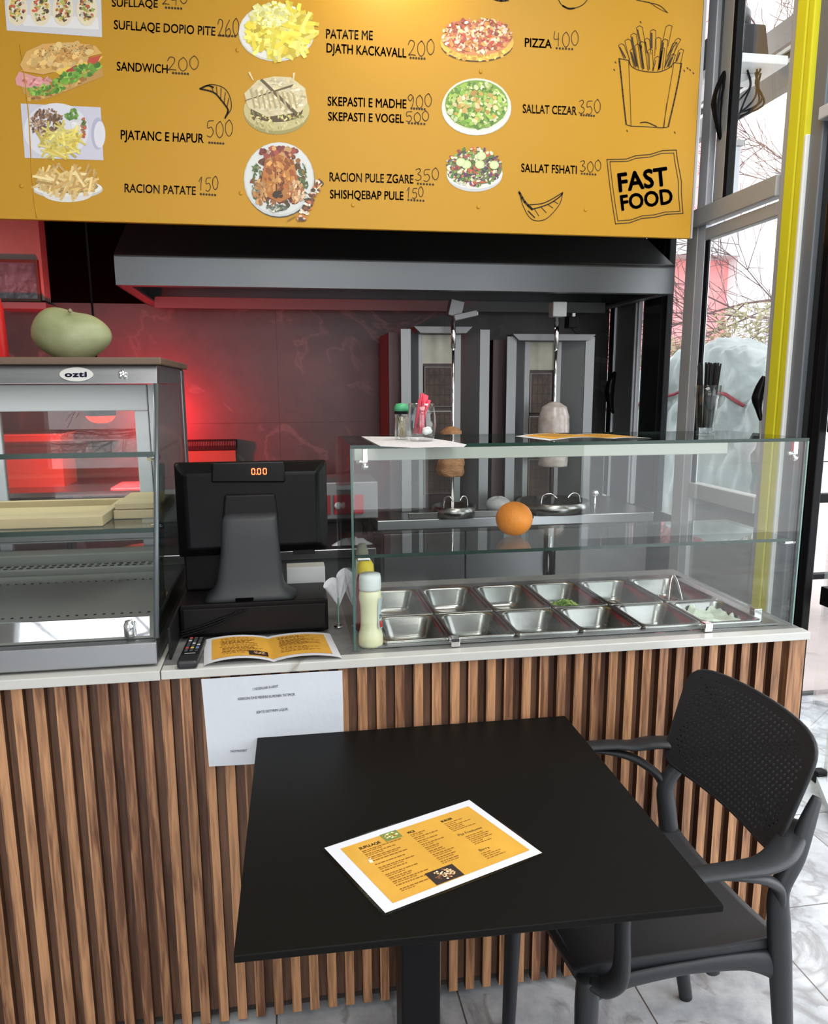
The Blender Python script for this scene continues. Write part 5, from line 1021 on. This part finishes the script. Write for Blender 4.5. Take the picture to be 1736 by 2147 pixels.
tray('drip_tray', 'round steel drip tray under the film-wrapped cone', 1.25, .17, .962)
tray('drip_tray', 'round steel drip tray under the small browned cone', .757, .10, .962)
MB().box(.54, 1.0, 3.383, 3.395, .961, .989, .002).build('steel_strip', steel_p, None, 'pale flat steel guard along the bench front below the left grill', 'guard')
MB().sphere((1.44, 3.46, 1.045), .018, n=16).tube([(1.44, 3.46, .961), (1.44, 3.46, 1.03)], .006, 8).build('gas_knob', chrome, None, 'round chrome valve knob right of the right drip tray', 'valve knob')
def bun(u, v):
    a = u * 2 * PI; t_ = v * PI; return Vector((.975 + .06 * math.copysign(abs(math.cos(a)) ** .8, math.cos(a)) * math.sin(t_), 3.47 + .05 * math.sin(a) * math.sin(t_), 1.003 + .036 * -math.cos(t_) * (1 + .1 * math.sin(a * 3))))
MB().grid(bun, 24, 14).build('wrapped_loaf', mat('pale_wrap', (0.42, 0.43, 0.43), 0.5, var=.3, vscale=14), None, 'pale bundle with a dark band lying on the bench between the grills', 'bundle', weld=1e-5)
# red heat lamp
hl = thing('heat_lamp', 'glowing red heat lamp hanging behind the display case', 'heat lamp', (-0.705, 3.3, 1.40))
MB().lathe([(.056, .028), (.054, .024), (.042, .010), (.022, .001), (0, 0)], (-0.705, 3.3, 1.402), 28).build('bulb', mat('red_lamp_glass', (0.9, 0.05, 0.02), 0.3, emit=(1, 0.04, 0.02), es=3), hl)
MB().lathe([(0, 0), (.012, .0), (.014, .010), (.008, .02), (0, .02)], (-0.705, 3.285, 1.405), 12).build('filament', mat('filament_glow', (1, .6, .2), .3, emit=(1, .35, .05), es=12), hl)
MB().lathe([(.058, 0), (.058, .02), (.03, .06), (.02, .1), (0, .1)], (-0.705, 3.3, 1.431), 28).build('shade', black, hl)
MB().tube([(-0.705, 3.3, 1.52), (-0.705, 3.3, 3.45)], .004, 6).build('cord', black, hl)
spot('heat_lamp_light', (-0.705, 3.3, 1.372), (-0.70, 4.1, 1.50), 105, (1, .02, .03), 2.75, 0.35, .03)
# things on the left bench in the red light
MB().box(-.75, -.56, 3.60, 3.85, 1.1005, 1.106).build('paper_sheet', white, None, 'white paper lying on the upper shelf below the red lamp', 'paper')
bx = thing('cardboard_box', 'brown cardboard box on the shelf at the left of the red lamp', 'box', (-1.15, 3.85, 1.1))
MB().box(-1.25, -0.98, 3.75, 3.98, 1.1005, 1.33).build('body', mat('cardboard', (0.20, 0.11, 0.06), 0.7), bx)
MB().box(-1.26, -0.97, 3.74, 3.99, 1.331, 1.34).build('lid', mat('cardboard_lid', (0.24, 0.13, 0.08), 0.7), bx)
r_ = thing('wooden_board', 'oval pale board standing on the low bench under the shelf', 'board', (-0.52, 3.5, .84))
MB().lathe([(0, 0), (.11, 0), (.115, .01), (.11, .02), (0, .02)], (-0.58, 3.50, .8405), 32, sy=.7).build('board', oak, r_)
tp_ = thing('tap', 'small dark swan-neck tap over the left bench', 'tap', (-.92, 3.5, .84))
MB().tube(spline([(-.92, 3.52, .841), (-.92, 3.52, 1.03), (-.90, 3.50, 1.06), (-.86, 3.48, 1.04)], 6), .011, 8).build('spout', blackg, tp_)
# framed relief picture on the left
fm = thing('framed_relief', 'silver-grey relief picture in a thin brown frame on the left wall panel', 'picture', (-1.25, 3.99, 1.93))
def P4(px, py, y=3.985): return ony(px, py, y)
m = MB(); xR, xL, zT, zB = -1.072, -1.42, 2.115, 1.932
m.box(xL, xR, 3.975, 3.998, zT - .012, zT); m.box(xL, xR, 3.975, 3.998, zB, zB + .012); m.box(xR - .012, xR, 3.975, 3.998, zB + .012, zT - .012); m.box(xL, xL + .012, 3.975, 3.998, zB + .012, zT - .012); m.build('frame', mat('brown_frame', (0.10, 0.04, 0.025), 0.5), fm)
MB().box(xL + .012, xR - .012, 3.985, 3.998, zB + .012, zT - .012).build('relief_panel', mat('silver_relief', (0.16, 0.16, 0.18), 0.45, .4, bump=1.0, bscale=22, var=.3, vscale=10), fm)
MB().box(-1.25, -1.04, 3.93, 4.0985, 1.895, 1.925, .003).build('wall_ledge', mat('ledge_grey', (0.14, 0.12, 0.12), 0.5), None, 'short grey ledge under the framed relief picture', 'ledge')
# ================================================================ TABLE
tbm = mat('black_table_laminate', (0.005, 0.005, 0.0045), 0.45, bump=.05, bscale=500, spec=.10)
tz = .755; c4 = [Vector((-.079, 1.700, tz)), Vector((.650, 1.694, tz)), Vector((.641, .979, tz)), Vector((-.092, .995, tz))]
tt = thing('cafe_table', 'square black cafe table in front of the slatted counter', 'table', (.28, 1.34, 0))
m = MB(); P = [Vector((p.x, p.y, tz - .012)) for p in c4]; m.prism(P, (0, 0, .012), .0015); m.build('table_top', tbm, tt)
MB().box(.185 - .0, .259, 1.27, 1.345, .02, tz - .030, .004).build('column', black, tt)
MB().box(.02, .48, 1.15, 1.52, tz - .030, tz - .0125, .003).build('top_plate', black, tt)
MB().box(-.02, .46, 1.10, 1.53, 0.0, .019, .006).build('base_plate', black, tt)
# laminated menu
mc = [onz(x, y, tz + .001) for x, y in ((672, 1778), (986, 1675), (1145, 1790), (805, 1922))]
A, Bc, D = mc[3], mc[2], mc[0]      # lower left, lower right, upper left
D2 = mc[1]
mn = thing('laminated_menu', 'laminated orange menu sheet lying on the black table', 'menu', A)
def g(u, v, e=0.0): return (A * (1 - u) + Bc * u) * (1 - v) + (D * (1 - u) + D2 * u) * v + Vector((0, 0, e))
m = MB(); m.prism([g(0.01, 0), g(.99, 0), g(1, .012), g(1, .988), g(.99, 1), g(.01, 1), g(0, .988), g(0, .012)], (0, 0, .0006)); m.build('laminate', glass_mat('laminate_film', (0.8, 0.82, 0.82), rough=.12), mn)
m = MB(); m.poly([g(.018, .025, .0008), g(.985, .022, .0008), g(.985, .985, .0008), g(.016, .98, .0008)]); m.build('sheet', mat('menu_white', (0.66, 0.68, 0.74), 0.35, coat=.3), mn, recalc=False)
m = MB(); m.poly([g(.085, .09, .0011), g(.945, .10, .0011), g(.935, .90, .0011), g(.085, .90, .0011)]); m.build('orange_print', mat('menu_orange', srgb(208, 158, 62), 0.35, var=.1, vscale=10, coat=.3), mn, recalc=False)
TXT = mat('menu_text', srgb(140, 92, 30), .5)
def mtext(s_, u0, u1, v0, h_, e=.0015, bold=.0, mt=None):
    m = MB(); m.text(s_, lambda a, b_: g(u0 + (u1 - u0) * a, v0 + h_ * b_, e), bold=bold); return m.build('menu_lettering', mt or ink, mn, recalc=False)
mtext('SUFLLAQE', .17, .30, .80, .035, bold=.03); mtext('PICE', .475, .52, .795, .03, bold=.03); mtext('BURGER', .70, .775, .795, .03, bold=.03); mtext('Pije Freskuese', .70, .86, .55, .03); mtext('Birra', .71, .775, .285, .03)
rr = random.Random(2); m = MB()
def words(u0, u1, v, e=.0014, hh=.013):
    u = u0
    while u < u1:
        l = rr.uniform(.008, .03); m.poly([g(u, v, e), g(u + l, v, e), g(u + l, v + hh, e), g(u, v + hh, e)]); u += l + .005
v = .765
while v > .15:
    words(.17, rr.uniform(.30, .40), v)
    if rr.random() < .6: words(.17, rr.uniform(.25, .33), v - .02, hh=.009)
    v -= .052
m.build('small_print', TXT, mn, recalc=False); m = MB()
v = .765
while v > .30: words(.475, rr.uniform(.56, .64), v); words(.475, rr.uniform(.52, .58), v - .022, hh=.009); v -= .055
m.build('small_print', TXT, mn, recalc=False); m = MB()
v = .76
while v > .61: words(.70, rr.uniform(.76, .86), v, hh=.01); v -= .025
v = .51
while v > .36: words(.725, rr.uniform(.78, .86), v, hh=.01); v -= .025
v = .25
while v > .16: words(.70, rr.uniform(.76, .83), v, hh=.01); v -= .025
m.build('small_print', TXT, mn, recalc=False)
def mpic(u0, u1, v0, v1, bgc, pal, seed):
    m = MB(); r2 = random.Random(seed); m.col = srgb(*bgc); m.poly([g(u0, v0, .0015), g(u1, v0, .0015), g(u1, v1, .0015), g(u0, v1, .0015)])
    for i in range(70):
        a = r2.uniform(0, 2 * PI); q_ = r2.random() ** .5; u = (u0 + u1) / 2 + (u1 - u0) * .36 * q_ * math.cos(a); v = (v0 + v1) / 2 + (v1 - v0) * .36 * q_ * math.sin(a); s_ = r2.uniform(.004, .010); m.col = srgb(*r2.choice(pal))
        m.poly([g(u - s_, v, .0018 + i * 8e-6), g(u, v - s_ * 1.2, .0018 + i * 8e-6), g(u + s_, v, .0018 + i * 8e-6), g(u, v + s_ * 1.4, .0018 + i * 8e-6)])
    m.build('food_picture', prtg, mn, recalc=False)
mpic(.33, .435, .79, .905, (120, 130, 70), [(214, 206, 150), (170, 90, 50), (110, 150, 60), (230, 224, 190), (160, 190, 80)], 1)
mpic(.345, .515, .10, .265, (52, 44, 42), [(206, 160, 110), (226, 196, 150), (150, 96, 60), (120, 90, 70), (236, 220, 190)], 2)
m = MB(); m.poly([g(.155, .60, .0016), g(.175, .595, .0016), g(.178, .64, .0016), g(.16, .645, .0016)]); m.poly([g(.165, .65, .0016), g(.18, .65, .0016), g(.18, .665, .0016)]); m.build('white_scuff', mat('scuff_white', (0.8, 0.72, 0.5), .5), mn, recalc=False)
# ================================================================ CHAIR (local frame: +x forwards, y across)
ch = thing('armchair', 'charcoal plastic armchair with a perforated backrest beside the table', 'chair', (0, 0, 0))
def both(fn):
    for s_ in (-1, 1): fn(s_)
SH = .478
def seat_top(u, v):
    x = -.205 + .43 * u; y = (v - .5) * 2; hw = .198 - .012 * abs(u - .3)
    hw *= (1 - .05 * (max(0, u - .8) / .2) ** 2)
    z = SH + .006 - .012 * (1 - abs(y) ** 2.2) * (1 - .5 * u) + .004 * (abs(y) ** 6) - .012 * max(0, (u - .86) / .14) ** 2
    return Vector((x, y * hw, z))
m = MB(); m.grid(seat_top, 28, 28)
def seat_bot(u, v): p = seat_top(u, v); return Vector((p.x, p.y, SH - .016))
m.grid(seat_bot, 28, 28)
for k in range(28):
    for A_, B_ in (((k / 28, 0), ((k + 1) / 28, 0)), ((k / 28, 1), ((k + 1) / 28, 1)), ((0, k / 28), (0, (k + 1) / 28)), ((1, k / 28), (1, (k + 1) / 28))):
        m.poly([seat_top(*A_), seat_top(*B_), seat_bot(*B_), seat_bot(*A_)])
m.build('seat', chairm, ch, weld=1e-5)
# apron around the seat
m = MB()
for s_ in (-1, 1):
    m.tube(spline([(-.19, s_ * .198, SH - .045), (-.12, s_ * .199, SH - .026), (0, s_ * .20, SH - .018), (.12, s_ * .20, SH - .022), (.195, s_ * .198, SH - .034)], 6), lerpl([.034, .020, .014, .016, .024], 6), 12, up=(0, 0, 1), flat=.42)
m.tube(spline([(.20, -.195, SH - .03), (.214, -.1, SH - .02), (.214, .1, SH - .02), (.20, .195, SH - .03)], 6), lerpl([.022, .016, .016, .022], 6), 12, up=(0, 0, 1), flat=.45)
m.tube([(-.20, -.195, SH - .04), (-.20, .195, SH - .04)], .018, 10, up=(0, 0, 1), flat=.5)
m.build('seat_frame', chairm, ch)
for s_ in (-1, 1):
    # front leg
    MB().tube(spline([(.205, s_ * .197, SH - .006), (.207, s_ * .199, SH - .06), (.208, s_ * .203, .24), (.212, s_ * .207, .0)], 5), lerpl([.021, .0235, .020, .0165], 5), 14, up=(0, 1, 0), flat=.95).build('leg', chairm, ch)
    # rear leg sweeping up behind the back
    MB().tube(spline([(-.262, s_ * .203, .0), (-.228, s_ * .202, .18), (-.206, s_ * .202, .33), (-.190, s_ * .203, .45), (-.178, s_ * .205, .53), (-.172, s_ * .206, .60), (-.205, s_ * .200, .66), (-.234, s_ * .188, .72), (-.260, s_ * .178, .765)], 5), lerpl([.0165, .019, .021, .023, .023, .0205, .02, .017, .010], 5), 14, up=(1, 0, 0), flat=[.8] * 41).build('leg', chairm, ch)
    # arm rest: flat band curving round to the back
    MB().tube(spline([(.155, s_ * .258, .676), (.12, s_ * .258, .690), (.04, s_ * .255, .694), (-.05, s_ * .253, .692), (-.10, s_ * .246, .688), (-.15, s_ * (.250 if s_ < 0 else .226), .688), (-.198, s_ * (.232 if s_ < 0 else .190), .692), (-.228, s_ * (.185 if s_ < 0 else .152), .704)], 6), lerpl([.012, .0215, .0225, .0235, .026, .030, .028, .018], 6), 14, up=(0, 1, 0), flat=.36).build('armrest', chairm, ch)
    # front support loop from the arm down to the seat corner
    MB().tube(spline([(.155, s_ * .258, .676), (.172, s_ * .256, .652), (.170, s_ * .250, .60), (.164, s_ * .243, .545), (.164, s_ * .234, .495), (.182, s_ * .220, .468), (.204, s_ * .204, .466)], 6), lerpl([.012, .019, .0195, .0205, .023, .022, .015], 6), 14, up=(0, 1, 0), flat=.62).build('arm_support', chairm, ch)
    # brace between arm and rear leg
    MB().tube(spline([(-.00, s_ * .252, .682), (-.07, s_ * .246, .670), (-.12, s_ * .234, .648), (-.16, s_ * .216, .612), (-.175, s_ * .206, .56)], 6), lerpl([.006, .015, .017, .018, .014], 6), 12, up=(0, 1, 0), flat=.6).build('arm_brace', chairm, ch)
    for x in (-.08, .125): MB().tube([(x, s_ * .15, SH - .017), (x, s_ * .15, SH - .078), (x, s_ * .15, SH - .083)], [.017, .0165, .012], 12).build('stacking_peg', chairm, ch)
# backrest with real holes
BW, BH = .212, .115; BCX, BCZ = -.213, .7675
def back(u, v, off=0.0):
    """u, v in -1..1"""
    mm = max(abs(u), abs(v))
    if mm > 1e-6:
        L_ = math.hypot(u, v); c_, s_ = abs(u) / L_, abs(v) / L_; n_ = 6.5 if v > 0 else 9
        k_ = mm / L_ * (c_ ** n_ + s_ ** n_) ** (-1 / n_); u, v = u * k_, v * k_
    y = u * BW * (1 + .035 * v) - .022
    z = BH * v + .008 * (1 - u * u) * max(0, v)
    x = BCX + .010 - .037 * v - .026 * (1 - u * u) + off
    return Vector((x, y, BCZ + z))
NU, NV = 31, 21; TH = .009
m = MB()
def cell(u0, u1, v0, v1, hole):
    cu, cv = (u0 + u1) / 2, (v0 + v1) / 2
    if not hole:
        for off in (0, -TH): m.poly([back(u0, v0, off), back(u1, v0, off), back(u1, v1, off), back(u0, v1, off)])
        return
    O = [(u1, cv), (u1, v1), (cu, v1), (u0, v1), (u0, cv), (u0, v0), (cu, v0), (u1, v0)]; hu, hv = (u1 - u0) / 2 * .56, (v1 - v0) / 2 * .60
    I = [(cu + hu * math.cos(k * PI / 4), cv + hv * math.sin(k * PI / 4)) for k in range(8)]
    for k in range(8):
        k2 = (k + 1) % 8
        for off in (0, -TH): m.poly([back(*O[k], off), back(*O[k2], off), back(*I[k2], off), back(*I[k], off)])
        m.poly([back(*I[k], 0), back(*I[k2], 0), back(*I[k2], -TH), back(*I[k], -TH)])
for j in range(NV):
    v0, v1 = -1 + 2 * j / NV, -1 + 2 * (j + 1) / NV; sh = (j % 2) * .5
    xs = [-1] + [-1 + 2 * (i + sh) / NU for i in range(0 if sh else 1, NU)] + [1]
    for i in range(len(xs) - 1):
        u0, u1 = xs[i], xs[i + 1]; cu, cv = (u0 + u1) / 2, (v0 + v1) / 2
        full = abs((u1 - u0) - 2 / NU) < 1e-6
        ins = (abs(cu) / .90) ** 6 + (abs(cv) / .88) ** 6 < 1.0
        cell(u0, u1, v0, v1, full and ins)
NE = 60
E_ = [(-1 + 2 * k / NE, -1) for k in range(NE)] + [(1, -1 + 2 * k / NE) for k in range(NE)] + [(1 - 2 * k / NE, 1) for k in range(NE)] + [(-1, 1 - 2 * k / NE) for k in range(NE)]
for k in range(len(E_)): m.poly([back(*E_[k], 0), back(*E_[(k + 1) % len(E_)], 0), back(*E_[(k + 1) % len(E_)], -TH), back(*E_[k], -TH)])
rim = [back(u, v, -TH / 2) for u, v in E_]
m.build('backrest', chairm, ch, weld=1e-5)
m = MB(); m.tube(rim[::4] + [rim[0]], .0048, 8, up=(1, 0, 0)); m.build('backrest_rim', chairm, ch)
ch.location = (.714, 1.395, 0); ch.rotation_euler = (0, 0, math.radians(180 + 2.5))
